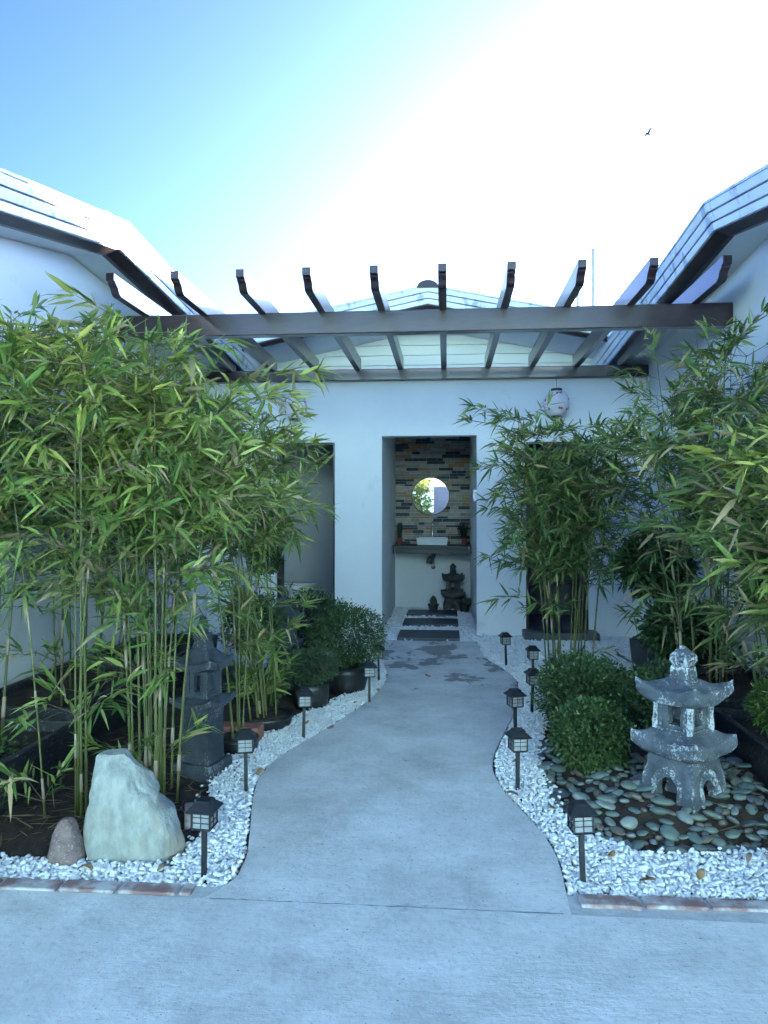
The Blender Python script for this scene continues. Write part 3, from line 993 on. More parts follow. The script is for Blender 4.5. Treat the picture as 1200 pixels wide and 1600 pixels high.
for k in range(64):
    a, b_ = 2 * math.pi * k / 64, 2 * math.pi * (k + 1) / 64
    q = []
    for t in (a, b_):
        for r, y in ((.2525, 10.272), (.2525, 10.226), (.266, 10.226), (.266, 10.272)):
            q.append((-.222 + r * math.cos(t), y, 1.545 + r * math.sin(t)))
    m.add(q, [(0, 1, 5, 4), (1, 2, 6, 5), (2, 3, 7, 6), (3, 0, 4, 7)])
m.build('rim', 'mirror_rim', mi, fix=True)
def grass_pot(x, label, spread, lean):
    root = thing('potted_grass', label, 'potted plant', (x, 9.98, .882), 'small red pots of dark grass on the counter')
    MB().lathe([(.030, .883), (.038, .965), (.040, .965), (.040, .975), (.034, .975), (.032, .955)], x, 9.98, 20).build('pot', 'terracotta_red', root, smooth=False)
    n = 260
    P = np.column_stack([rng.normal(0, .012, n), rng.normal(0, .012, n), np.full(n, .07)])
    D = np.column_stack([rng.normal(lean, spread, n), rng.normal(0, spread, n), np.ones(n)])
    V, F, C = leaves_np(P, D, rng.uniform(.14, .26, n), np.full(n, .009), np.zeros(n), np.tile([.02, .025, .015], (n, 1)), np.tile([.02, .025, .015], (n, 1)), SHRUB_T, SHRUB_F)
    tag(np_mesh('grass_blades', V, F, 'grass_dark', root), kind='stuff')
grass_pot(-.636, 'red pot of dark upright grass on the counter by the plain niche corner', .07, .0)
grass_pot(.234, 'red pot of dark splaying grass on the counter by the light switch side', .22, -.08)
dp = thing('drain_pipe', 'dark bent drain pipe hanging below the wash counter', 'pipe', (-.20, 10.2, .5))
MB().tube([(-.18, 10.16, .80), (-.18, 10.16, .72), (-.20, 10.17, .66), (-.225, 10.18, .62)], .026, 12).build('tail_pipe', 'pvc', dp, smooth=True)
MB().tube([(-.215, 10.19, .70), (-.25, 10.19, .66), (-.25, 10.19, .62)], .034, 10).build('trap', 'pvc', dp, smooth=True)
MB().tube([(-.165, 10.15, .74), (-.17, 10.15, .64), (-.19, 10.18, .585), (-.19, 10.27, .57)], .009, 8).build('hose', 'chrome', dp, smooth=True)
MB().lathe([(.012, 0), (.030, 0), (.030, .02), (.012, .02)], 0, 0, 20).build('wall_flange', 'pvc', dp)
fl = [o for o in bpy.data.objects if o.name.startswith('wall_flange')][-1]
for v in fl.data.vertices:
    pass
fl.location = (.015, .08, .065)
fl.rotation_euler = (R(90), 0, 0)
for v in fl.data.vertices:
    v.co += Vector(dp.location)
sw = thing('light_switch', 'white switch box on the niche reveal', 'switch', (.31, 8.05, 1.5))
MB().box(.285, .3195, 8.012, 8.09, 1.437, 1.563).build('back_box', 'switch_white', sw, bevel=.004)
MB().box(.281, .2855, 8.03, 8.072, 1.47, 1.53).build('rocker', 'switch_white', sw, bevel=.002)

# toilet
tl = thing('toilet', 'white ceramic toilet inside the doorway with dark left jamb', 'toilet', (-1.93, 9.3, .03))
pr = [(.11, .03), (.115, .06), (.10, .14), (.10, .22), (.14, .30), (.185, .37), (.20, .405), (.17, .41), (.14, .36), (.10, .30)]
m = MB()
vs, fs = [], []
N = 28
for r, z in pr:
    for k in range(N):
        a = 2 * math.pi * k / N
        vs.append((-1.93 + r * math.cos(a) * 1.25 + max(0, z - .2) * .12, 9.30 + r * 1.0 * math.sin(a), z))
for i in range(len(pr) - 1):
    for k in range(N):
        fs.append((i * N + k, i * N + (k + 1) % N, (i + 1) * N + (k + 1) % N, (i + 1) * N + k))
fs.append(tuple((len(pr) - 1) * N + k for k in range(N)))
m.add(vs, fs).build('bowl', 'ceramic', tl, smooth=True)
m = MB()
ring = [(.262 * math.cos(2 * math.pi * k / N) - 1.905, 9.30 + .21 * math.sin(2 * math.pi * k / N)) for k in range(N)]
m.prism(ring, 'z', .412, .436).build('lid', 'ceramic', tl, bevel=.006)
MB().box(-2.40, -2.22, 9.10, 9.50, .40, .78).build('cistern', 'ceramic', tl, bevel=.03, seg=3)

# ------------------------------------------------------------------ carved stone lanterns
def rough_mesh(o, amt, sc, sub, soft=0):
    """subdivide and roughen a carved piece"""
    bm = bmesh.new()
    bm.from_mesh(o.data)
    bmesh.ops.triangulate(bm, faces=[f for f in bm.faces if len(f.verts) > 4])
    for _ in range(4):
        es = [e for e in bm.edges if e.calc_length() > sub]
        if not es:
            break
        bmesh.ops.subdivide_edges(bm, edges=es, cuts=1, use_grid_fill=True)
    for _ in range(soft):
        bmesh.ops.smooth_vert(bm, verts=bm.verts, factor=.5, use_axis_x=True, use_axis_y=True, use_axis_z=True)
    bm.normal_update()
    for v in bm.verts:
        v.co += v.normal * amt * (noise.noise(v.co * sc) + .5 * noise.noise(v.co * sc * 2.7 + Vector((5, 1, 2))))
    bmesh.ops.triangulate(bm, faces=[f for f in bm.faces if len(f.verts) > 4])
    bm.to_mesh(o.data)
    bm.free()
    o.data.polygons.foreach_set('use_smooth', [True] * len(o.data.polygons))
    md = o.modifiers.new('edge', 'EDGE_SPLIT')
    md.split_angle = R(50)

def curved_roof(w, z0, h, lift, inner, thick, n=16):
    """square pagoda roof with upswept corners; w half width, inner half width at the top"""
    vs, fs = [], []
    def zt(u, v):
        r = max(abs(u), abs(v))
        c = (abs(u) * abs(v))
        t = max(0, (1 - r) / (1 - inner / w))
        return z0 + h * min(1, t) ** 1.5 + lift * c ** 2.2
    def zb(u, v):
        c = abs(u) * abs(v)
        r = max(abs(u), abs(v))
        return z0 - thick * (.8 + .2 * min(1, (1 - r) * 3)) + lift * c ** 2.2 * .95
    for f in (zt, zb):
        for j in range(n + 1):
            for i in range(n + 1):
                u, v = 2 * i / n - 1, 2 * j / n - 1
                pin = 1 - .07 * (1 - min(abs(u), abs(v)) / max(abs(u), abs(v), 1e-6)) * max(abs(u), abs(v))
                vs.append((u * w * pin, v * w * pin, f(u, v)))
    N1 = (n + 1) ** 2
    for j in range(n):
        for i in range(n):
            a = j * (n + 1) + i
            fs.append((a, a + 1, a + n + 2, a + n + 1))
            fs.append((N1 + a, N1 + a + n + 1, N1 + a + n + 2, N1 + a + 1))
    rim = [i for i in range(n + 1)] + [(j + 1) * (n + 1) - 1 for j in range(1, n + 1)] + [n * (n + 1) + i for i in range(n - 1, -1, -1)] + [j * (n + 1) for j in range(n - 1, 0, -1)]
    for k in range(len(rim)):
        a, b_ = rim[k], rim[(k + 1) % len(rim)]
        fs.append((b_, a, N1 + a, N1 + b_))
    return MB().add(vs, fs)

def firebox(w, z0, z1, wo, post):
    """square lamp house with a window hole in each face, corner posts proud"""
    m = MB()
    hw = w / 2
    zc = (z0 + z1) / 2
    wh = (z1 - z0) * .27
    for k in range(4):
        c, s = math.cos(k * math.pi / 2), math.sin(k * math.pi / 2)
        def T(x, y, z):
            return (x * c - y * s, x * s + y * c, z)
        outer = [(-hw, z0), (hw, z0), (hw, z1), (-hw, z1)]
        fr = [(-hw * .62, z0 + (z1 - z0) * .14), (hw * .62, z0 + (z1 - z0) * .14), (hw * .62, z1 - (z1 - z0) * .14), (-hw * .62, z1 - (z1 - z0) * .14)]
        inn = [(-wo, zc - wh), (wo, zc - wh), (wo, zc + wh), (-wo, zc + wh)]
        rings = [(outer, -hw), (fr, -hw), (fr, -hw + .010), (inn, -hw + .014), (inn, -hw + .05)]
        vs, fs = [], []
        for pts, y in rings:
            vs += [T(x, y, z) for x, z in pts]
        for r in range(len(rings) - 1):
            for q in range(4):
                fs.append((4 * r + q, 4 * r + (q + 1) % 4, 4 * r + 4 + (q + 1) % 4, 4 * r + 4 + q))
        m.add(vs, fs)
        m.box(*[v for v in (T(hw, -hw, 0)[0] - post, T(hw, -hw, 0)[0] + post, T(hw, -hw, 0)[1] - post, T(hw, -hw, 0)[1] + post)], z0, z1)
    m.box(-hw + .012, hw - .012, -hw + .012, hw - .012, z0 - .004, z0 + .004)
    m.box(-hw + .012, hw - .012, -hw + .012, hw - .012, z1 - .004, z1 + .004)
    return m

def arch_base(w0, w1, z0, z1, aw, ah, th):
    """four leaning walls, each with an arched opening framed by a raised band"""
    m = MB()
    def face_pts():
        pts = [(-w0 / 2, z0), (-aw, z0)]
        for k in range(9):
            a = math.pi - math.pi * k / 8
            pts.append((aw * math.cos(a), z0 + ah * .5 + ah * .5 * math.sin(a)))
        pts += [(aw, z0), (w0 / 2, z0), (w1 / 2, z1), (-w1 / 2, z1)]
        return pts
    for k in range(4):
        c, s = math.cos(k * math.pi / 2), math.sin(k * math.pi / 2)
        def T(x, z, d):
            t = (z - z0) / (z1 - z0)
            y = -(w0 / 2 + (w1 / 2 - w0 / 2) * t) + d
            return (x * c - y * s, x * s + y * c, z)
        p = face_pts()
        n = len(p)
        vs = [T(x, z, 0) for x, z in p] + [T(x * (1 - .25 * (abs(x) > aw * 1.05)), z, th) for x, z in p]
        fs = [tuple(range(n)), tuple(range(2 * n - 1, n - 1, -1))] + [(i, n + i, n + (i + 1) % n, (i + 1) % n) for i in range(n)]
        m.add(vs, fs)
        # raised arch band
        o1, o2 = [], []
        for q in range(11):
            a = math.pi - math.pi * q / 10
            o1.append((aw * 1.22 * math.cos(a), z0 + ah * .5 + ah * .62 * math.sin(a)))
            o2.append((aw * 1.62 * math.cos(a), z0 + ah * .5 + ah * .86 * math.sin(a)))
        o1 = [(o1[0][0], z0)] + o1 + [(o1[-1][0], z0)]
        o2 = [(o2[0][0], z0)] + o2 + [(o2[-1][0], z0)]
        nn = len(o1)
        vs = [T(x, z, -.007) for x, z in o1] + [T(x, z, -.007) for x, z in o2] + [T(x, z, .006) for x, z in o1] + [T(x, z, .006) for x, z in o2]
        fs = []
        for i in range(nn - 1):
            fs += [(i, i + 1, nn + i + 1, nn + i), (i, 2 * nn + i, 2 * nn + i + 1, i + 1), (nn + i, nn + i + 1, 3 * nn + i + 1, 3 * nn + i)]
        m.add(vs, fs)
    m.frustum(0, 0, z1 - .02, z1 + .001, w1 * .98, w1 * .98)
    m.frustum(0, 0, z0, z1 - .02, w0 * .42, w1 * .42)
    return m

def pagoda_lantern(label, mt, loc, rz, sc=1.0, amt=.007):
    root = thing('pagoda_lantern', label, 'stone lantern', (0, 0, 0))
    parts = [('arched_base', arch_base(.30, .225, 0, .235, .050, .125, .045)),
             ('lower_roof', curved_roof(.178, .292, .052, .046, .10, .082)),
             ('lamp_house', firebox(.185, .325, .505, .034, .010)),
             ('upper_roof', curved_roof(.165, .540, .052, .056, .05, .076)),
             ]
    for nm, mb in parts:
        o = mb.build(nm, mt, root, fix=(nm in ('lower_roof', 'upper_roof')))
        rough_mesh(o, amt, 14, .022, 2 if 'roof' in nm else 0)
    f = MB().frustum(0, 0, .55, .645, .098, .078).frustum(0, 0, .645, .675, .068, .094).frustum(0, 0, .675, .70, .094, .088).frustum(0, 0, .70, .745, .088, .02)
    o = f.build('finial', mt, root)
    rough_mesh(o, amt, 16, .02)
    root.location = loc
    root.rotation_euler = (0, 0, R(rz))
    root.scale = (sc, sc, sc)
    return root
pagoda_lantern('grey pagoda stone lantern with white worn edges on the bed of river stones', 'carved_light', (1.045, 3.38, .045), 40, .90)
pagoda_lantern('small mossy stone lantern standing inside the wash niche', 'carved_moss', (.085, 10.05, -.02), 4, .88, .012)

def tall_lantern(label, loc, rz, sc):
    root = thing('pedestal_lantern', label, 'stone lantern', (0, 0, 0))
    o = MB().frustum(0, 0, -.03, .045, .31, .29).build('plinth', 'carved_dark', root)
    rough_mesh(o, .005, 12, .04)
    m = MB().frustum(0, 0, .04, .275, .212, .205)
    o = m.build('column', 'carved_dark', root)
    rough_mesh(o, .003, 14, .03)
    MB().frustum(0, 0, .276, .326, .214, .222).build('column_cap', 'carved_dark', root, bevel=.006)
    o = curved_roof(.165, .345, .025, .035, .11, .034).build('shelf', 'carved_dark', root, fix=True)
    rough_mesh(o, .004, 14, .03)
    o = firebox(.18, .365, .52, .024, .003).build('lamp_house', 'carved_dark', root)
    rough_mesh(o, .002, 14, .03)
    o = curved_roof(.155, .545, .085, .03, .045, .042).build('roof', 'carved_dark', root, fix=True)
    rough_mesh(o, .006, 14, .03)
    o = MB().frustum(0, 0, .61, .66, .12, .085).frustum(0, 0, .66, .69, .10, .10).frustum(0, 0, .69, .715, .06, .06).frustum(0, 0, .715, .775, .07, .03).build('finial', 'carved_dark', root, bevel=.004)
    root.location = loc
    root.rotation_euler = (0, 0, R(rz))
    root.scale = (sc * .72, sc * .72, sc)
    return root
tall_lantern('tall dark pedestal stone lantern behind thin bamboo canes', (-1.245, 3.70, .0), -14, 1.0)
tall_lantern('dark pedestal stone lantern half hidden among the potted shrubs', (-1.20, 5.42, .0), -10, .98)

# ------------------------------------------------------------------ rocks
def loft_rock(name, label, mt, prof, depth, loc, rz, amt, seed, facet=0.0):
    """prof: list of (z, left, right); stacked rounded sections, then chipped and roughened"""
    n, m_ = 84, 60
    zs2 = np.array([p[0] for p in prof])
    ls = np.array([p[1] for p in prof])
    rs = np.array([p[2] for p in prof])
    zt = zs2[-1]
    vs, fs = [], []
    for j in range(m_ + 1):
        t = j / m_
        z = zt * (1 - (1 - t) ** 1.3)
        l, r = np.interp(z, zs2, ls), np.interp(z, zs2, rs)
        cx, hw = (l + r) / 2, max((r - l) / 2, .004)
        dd = depth * (hw / ((rs[0] - ls[0]) / 2)) ** .7
        for k in range(n):
            a = 2 * math.pi * k / n
            c, s = math.cos(a), math.sin(a)
            e = .62
            x = cx + hw * math.copysign(abs(c) ** e, c)
            y = dd * math.copysign(abs(s) ** (e + .1), s)
            p = Vector((x, y, z))
            q = p * 9 + Vector((seed, 0, 0))
            d = Vector((c, s, .15))
            k1 = noise.noise(q) + .5 * noise.noise(q * 2.3) + .25 * noise.noise(q * 5.1)
            rid = abs(noise.noise(q * .9 + Vector((7, 3, 1)))) - .2
            p += d * (amt * k1 - facet * rid)
            vs.append(p)
    if facet:
        rr = random.Random(int(seed * 10) + 4)
        for _ in range(26):
            a, el = rr.uniform(0, 2 * math.pi), rr.uniform(-.1, .5)
            nrm = Vector((math.cos(a), math.sin(a) * .8, el)).normalized()
            ds = sorted(p.dot(nrm) for p in vs)
            cut = ds[int(len(ds) * rr.uniform(.93, .985))]
            for p in vs:
                e = p.dot(nrm) - cut
                if e > 0:
                    p -= nrm * e * .82
        for p in vs:
            q = p * 24
            p += Vector((noise.noise(q), noise.noise(q + Vector((9, 0, 0))), noise.noise(q + Vector((0, 9, 0))))) * .0045
    for j in range(m_):
        for k in range(n):
            fs.append((j * n + k, j * n + (k + 1) % n, (j + 1) * n + (k + 1) % n, (j + 1) * n + k))
    fs.append(tuple(m_ * n + k for k in range(n)))
    o = MB().add(vs, fs).build(name, mt, smooth=True)
    es = o.modifiers.new('edge', 'EDGE_SPLIT')
    es.split_angle = R(32)
    o.location = loc
    o.rotation_euler = (0, 0, R(rz))
    o.scale = (1, 1, .93)
    return tag(o, label, 'rock')
loft_rock('boulder', 'large pale green rock standing upright on the white pebbles', 'rock_green',
          [(0, -.165, .195), (.05, -.215, .215), (.12, -.22, .175), (.20, -.20, .12), (.27, -.18, .07), (.34, -.172, .035), (.39, -.165, .01), (.42, -.15, -.01), (.435, -.12, -.03)],
          .115, (-1.20, 2.80, -.03), 6, .014, 3.0, .045)
loft_rock('boulder', 'small pear-shaped brown granite rock leaning by the pale green rock', 'rock_brown',
          [(0, -.060, .060), (.04, -.068, .066), (.09, -.056, .050), (.13, -.044, .037), (.155, -.036, .031), (.170, -.024, .021), (.176, -.012, .010)],
          .055, (-1.435, 2.70, -.02), 0, .006, 9.0)

# loose bricks
tag(MB().box(-.055, .055, -.04, .04, -.03, .06).build('brick', 'brick_red', bevel=.008), 'broken grey-pink brick behind the pale green rock', 'brick')
b1 = bpy.data.objects[[o.name for o in bpy.data.objects if o.name.startswith('brick') and o.parent is None and o.type == 'MESH'][-1]]
b1.location, b1.rotation_euler = (-1.06, 3.08, 0), (0, 0, R(20))
b2 = tag(MB().box(-.13, .13, -.055, .055, -.03, .075).build('brick', 'brick_plain', bevel=.008), 'red brick lying beside the bamboo pots near the tall pedestal lantern', 'brick')
b2.location, b2.rotation_euler = (-1.20, 4.22, 0), (0, 0, R(-6))

# ------------------------------------------------------------------ planters
def planter(label, x0, x1, y0, y1, h):
    root = thing('planter_box', label, 'planter', ((x0 + x1) / 2, (y0 + y1) / 2, 0))
    t = .035
    m = MB()
    def ring(d, z):
        return [(x0 + d, y0 + d, z), (x1 - d, y0 + d, z), (x1 - d, y1 - d, z), (x0 + d, y1 - d, z)]
    vs = ring(.03, -.03) + ring(0, h) + ring(t, h) + ring(t + .01, h - .10)
    fs = []
    for a in (0, 4, 8):
        fs += [(a + k, a + (k + 1) % 4, a + 4 + (k + 1) % 4, a + 4 + k) for k in range(4)]
    m.add(vs, fs).build('box', 'planter_black', root, bevel=.008)
    n = 14
    vs = [(x0 + t + (x1 - x0 - 2 * t) * i / n, y0 + t + (y1 - y0 - 2 * t) * j / n, h - .055 + .02 * noise.noise(Vector((i * .7, j * .7, x0 * 9)))) for j in range(n + 1) for i in range(n + 1)]
    m = MB().add(vs, [(j * (n + 1) + i, j * (n + 1) + i + 1, (j + 1) * (n + 1) + i + 1, (j + 1) * (n + 1) + i) for j in range(n) for i in range(n)])
    m.build('soil_fill', 'soil', root, smooth=True)
    return root
planter('long black speckled planter against the sunlit-roof wing, end near the driveway', -2.60, -1.87, 1.9, 3.66, .245)
planter('black speckled planter standing between two others along the sunlit-roof wing', -2.60, -1.93, 3.70, 4.95, .285)
planter('black speckled planter along the sunlit-roof wing closest to the washroom', -2.60, -1.95, 5.0, 6.2, .27)
planter('long black speckled planter behind the pagoda lantern', 1.43, 2.06, 2.0, 4.16, .25)
planter('black planter between the pagoda lantern planter and the evergreen planter', 1.47, 2.05, 4.3, 5.28, .26)
planter('tall black planter holding the broad-leaved evergreen by the pebble court', 1.47, 2.02, 5.36, 6.14, .295)

# ------------------------------------------------------------------ path lights
def make_light():
    root = thing('path_light', '', 'path light')
    MB().box(-.0085, .0085, -.0085, .0085, -.06, .185).build('stake', 'black_metal', root, bevel=.001)
    MB().frustum(0, 0, .180, .188, .066, .080).build('base_plate', 'black_metal', root)
    hb = .037
    z0, z1 = .188, .248
    for k in range(4):
        c, s = math.cos(k * math.pi / 2), math.sin(k * math.pi / 2)
        m = MB()
        def bx(xa, xb, za, zb, d0, d1):
            vs = []
            for z in (za, zb):
                for d in (d0, d1):
                    for x in (xa, xb):
                        y = -d
                        vs.append((x * c - y * s, x * s + y * c, z))
            m.add(vs, [(0, 1, 3, 2), (4, 6, 7, 5), (0, 4, 5, 1), (1, 5, 7, 3), (3, 7, 6, 2), (2, 6, 4, 0)])
        bx(-hb, -hb + .006, z0, z1, hb - .005, hb)
        bx(hb - .006, hb - .0051, z0, z1, hb - .005, hb)
        bx(-.0012, .0012, z0, z1, hb - .004, hb - .001)
        for zz in (z0 + .02, z0 + .04):
            bx(-hb + .006, hb - .006, zz - .0012, zz + .0012, hb - .0042, hb - .0012)
        fr = m.build('grille', 'black_metal', root)
        m = MB()
        bx(-hb + .006, hb - .006, z0, z1, hb - .008, hb - .0052)
        m.build('pane', 'frosted_pane', fr)
    rf = MB().frustum(0, 0, .246, .251, .100, .104).frustum(0, 0, .2512, .275, .104, .052).build('roof', 'black_metal', root)
    MB().frustum(0, 0, .2752, .283, .060, .046).build('roof_cap', 'black_metal', rf)
    return root
pl = make_light()
LIGHTS = [(.48, 2.67, 8, 'black path light standing in the pebbles in front of the river stones'),
          (.335, 3.56, 14, 'black path light where the path bends inward beside the round clipped boxwood'),
          (.40, 4.38, 20, 'black path light partly behind another one, beside the clipped boxwoods'),
          (.56, 4.96, 12, 'black path light between the clipped boxwoods and the widest bend of the path'),
          (.665, 5.81, 5, 'black path light at the foot of the bamboo clump before the dark doorway'),
          (.51, 6.45, 10, 'black path light alone on the pebbles in front of the washroom wall'),
          (-.87, 2.60, -4, 'black path light beside the large pale green rock'),
          (-.945, 3.43, 12, 'black path light beside the tall dark pedestal lantern'),
          (-.835, 4.27, 16, 'black path light in front of the small potted shrub'),
          (-.535, 5.10, 10, 'black path light in front of the largest potted shrub'),
          (-.53, 5.77, 8, 'black path light half hidden behind the largest potted shrub')]
for i, (x, y, a, lb) in enumerate(LIGHTS):
    o = pl if i == 0 else copy_tree(pl)
    o.location = (x, y, -.005)
    o.rotation_euler = (R((i * 37 % 7 - 3) * .7), R((i * 53 % 5 - 2) * .8), R(a))
    tag(o, lb, 'path light', 'black path lights along the garden path')

# ------------------------------------------------------------------ river stones (pieces of the raised bed)
RIV = []
for k in range(10):
    me = bpy.data.meshes.new('river_stone')
    me.from_pydata([tuple(p) for p in pebble_shape(I2, 300 + k, .10)], [], [tuple(int(i) for i in q) for q in I2F])
    me.polygons.foreach_set('use_smooth', [True] * len(me.polygons))
    me.materials.append(MATS['river_%d' % (0, 1, 2, 3, 4, 0, 1, 2, 0, 1)[k]])
    RIV.append(me)
random.seed(5)
placed = []
tries = 0
while len(placed) < 225 and tries < 9000:
    tries += 1
    x, y = random.uniform(.45, 1.42), random.uniform(2.9, 4.3)
    if not inside(RS, x, y) or edge_dist(RS, x, y) < .015:
        continue
    if x > .62 and y > 3.85:
        continue
    if math.hypot(x - 1.045, y - 3.40) < .16:
        continue
    d = random.choice((.062, .056, .052, .044, .036))
    if any(math.hypot(x - a, y - b_) < (d + e) * .46 for a, b_, e in placed):
        continue
    placed.append((x, y, d))
    s = d * random.uniform(.44, .70)
    o = bpy.data.objects.new('river_stone', RIV[random.randrange(10)])
    tilt = random.choice((0.1, 0.25, .5, .8))
    o.matrix_world = (Matrix.Translation((x, y, soil_h(RS, x, y, .10) + s * random.uniform(.18, .5))) @ Matrix.Rotation(random.uniform(0, 6.28), 4, 'Z')
                      @ Matrix.Rotation(random.uniform(-tilt, tilt), 4, 'X') @ Matrix.Rotation(random.uniform(-.3, .3), 4, 'Y')
                      @ Matrix.Diagonal((s * random.uniform(1.0, 1.45), s * random.uniform(.75, 1), s * random.uniform(.34, .5), 1)))
    COL.objects.link(o)
    o.parent = soil_r

small = 0
for _ in range(6000):
    if small >= 72:
        break
    x, y = random.uniform(.45, 1.42), random.uniform(2.9, 4.2)
    if not inside(RS, x, y) or edge_dist(RS, x, y) < .01 or (x > .62 and y > 3.8) or math.hypot(x - 1.045, y - 3.40) < .15:
        continue
    if any(math.hypot(x - a, y - b_) < e * .62 for a, b_, e in placed):
        continue
    placed.append((x, y, .03))
    small += 1
    s = random.uniform(.010, .019)
    o = bpy.data.objects.new('river_stone', RIV[random.choice((2, 3, 7, 4, 3))])
    o.matrix_world = (Matrix.Translation((x, y, soil_h(RS, x, y, .10) + s * .3)) @ Matrix.Rotation(random.uniform(0, 6.28), 4, 'Z')
                      @ Matrix.Rotation(random.uniform(-.6, .6), 4, 'X') @ Matrix.Diagonal((s * random.uniform(1.0, 1.5), s, s * random.uniform(.5, .9), 1)))
    COL.objects.link(o)
    o.parent = soil_r

# straw and dead sheaths lying on the soil
def litter(parent, spots, n, seed):
    r = np.random.default_rng(seed)
    P, D, L, W = [], [], [], []
    for _ in range(n):
        x0, x1, y0, y1, poly, rise = spots[r.integers(len(spots))]
        x, y = r.uniform(x0, x1), r.uniform(y0, y1)
        if not inside(poly, x, y):
            continue
        a = r.uniform(0, 6.28)
        P.append((x, y, soil_h(poly, x, y, rise) + .012))
        D.append((math.cos(a), math.sin(a), r.uniform(-.03, .12)))
        L.append(r.uniform(.05, .19))
        W.append(r.uniform(.004, .013))
    P, D, L, W = map(np.array, (P, D, L, W))
    cb = np.array([.20, .145, .09]) * r.uniform(.5, 1.5, (len(P), 1))
    V, F, C = leaves_np(P, D, L, W, np.zeros(len(P)), cb, cb * 1.1, LEAF_T, LEAF_F, .25)
    o = np_mesh('straw_litter', V, F, 'bamboo_leaves', parent, C)
    o['kind'] = 'stuff'
litter(soil_l, [(-1.85, -1.0, 2.7, 4.3, LS, .045)], 420, 3)
litter(soil_r, [(1.1, 1.45, 3.0, 4.2, RS, .10), (.5, 1.4, 4.2, 6.2, RS, .10)], 220, 4)

# fallen leaves on pebbles and path
random.seed(12)
FL = [(-1.02, 2.60), (-.76, 2.74), (-.93, 3.62), (-.70, 4.42), (-.86, 4.5), (-.62, 5.0), (-.50, 5.35), (.30, 3.42), (.36, 3.9), (.44, 4.9), (.62, 2.86), (.90, 2.72), (1.12, 2.86), (-1.3, 2.58), (.70, 2.66), (.46, 3.3), (-.15, 5.9), (-.48, 6.55)]
for i, (x, y) in enumerate(FL):
    L, w = random.uniform(.035, .075), random.uniform(.010, .018)
    vs, fs = [], []
    for q in range(6):
        t = q / 5
        ww = w * math.sin(math.pi * (.08 + .88 * t)) ** .8
        zc = .012 + .010 * math.sin(t * 3 + i)
        vs += [(L * (t - .5), -ww, zc + .006), (L * (t - .5), 0, zc), (L * (t - .5), ww, zc + .005)]
    for q in range(5):
        a = 3 * q
        fs += [(a, a + 1, a + 4, a + 3), (a + 1, a + 2, a + 5, a + 4)]
    o = MB().add(vs, fs).build('fallen_leaf', 'dry_leaf' if i % 3 else 'straw', smooth=True)
    sm_ = o.modifiers.new('thick', 'SOLIDIFY')
    sm_.thickness = .0008
    o.location = (x, y, .004)
    o.rotation_euler = (0, 0, random.uniform(0, 6.28))
    tag(o, 'dry curled tan leaf lying on the white pebbles or path edge', 'leaf', 'fallen dry leaves')

# ------------------------------------------------------------------ shrubs
def shrub_leaves(center, rad, n, size, cols, seed, lump=.16, inner=.25, aspect=.55, updir=.35):
    r = np.random.default_rng(seed)
    U = norm(r.normal(0, 1, (n, 3)))
    k = np.array([1 + lump * (1.4 * noise.noise(Vector(u * 2.1 + seed)) + .8 * noise.noise(Vector(u * 5.3 + seed))) for u in U])
    depth = 1 - np.abs(r.normal(0, inner * .5, n))
    stray = r.random(n) < .08
    depth[stray] += r.uniform(.02, .10 + lump, stray.sum())
    P = np.array(center) + U * np.array(rad) * (k * depth)[:, None]
    D = U + r.normal(0, .6, (n, 3)) + np.array([0, 0, updir])
    L = size * r.uniform(.7, 1.35, n)
    cols = np.array(cols)
    cb = cols[r.integers(0, len(cols), n)] * r.uniform(.75, 1.25, (n, 1))
    return leaves_np(P, D, L, L * aspect, np.full(n, .15), cb, cb * 1.1, SHRUB_T, SHRUB_F, .5)

GREEN = [(.042, .088, .030), (.056, .110, .036), (.072, .13, .042), (.034, .070, .026), (.10, .15, .05)]
SAGE = [(.055, .095, .055), (.07, .115, .06), (.045, .08, .045), (.085, .13, .07)]
DARKG = [(.025, .060, .025), (.038, .082, .030), (.050, .10, .036), (.07, .115, .04)]
YELG = [(.07, .13, .03), (.10, .16, .035), (.05, .10, .025)]

def bag_pot(root, x, y, r, h):
    MB().lathe([(r * .9, -.03), (r * .97, h * .3), (r * 1.0, h * .7), (r * 1.03, h), (r * .97, h), (r * .93, h * .82), (.01, h * .80)], x, y, 30, .02).build('grow_bag', 'black_plastic', root, smooth=True)
    MB().lathe([(r * .93, h * .80), (r * .5, h * .86), (.01, h * .88)], x, y, 20, .03).build('soil_fill', 'soil', root, smooth=True)

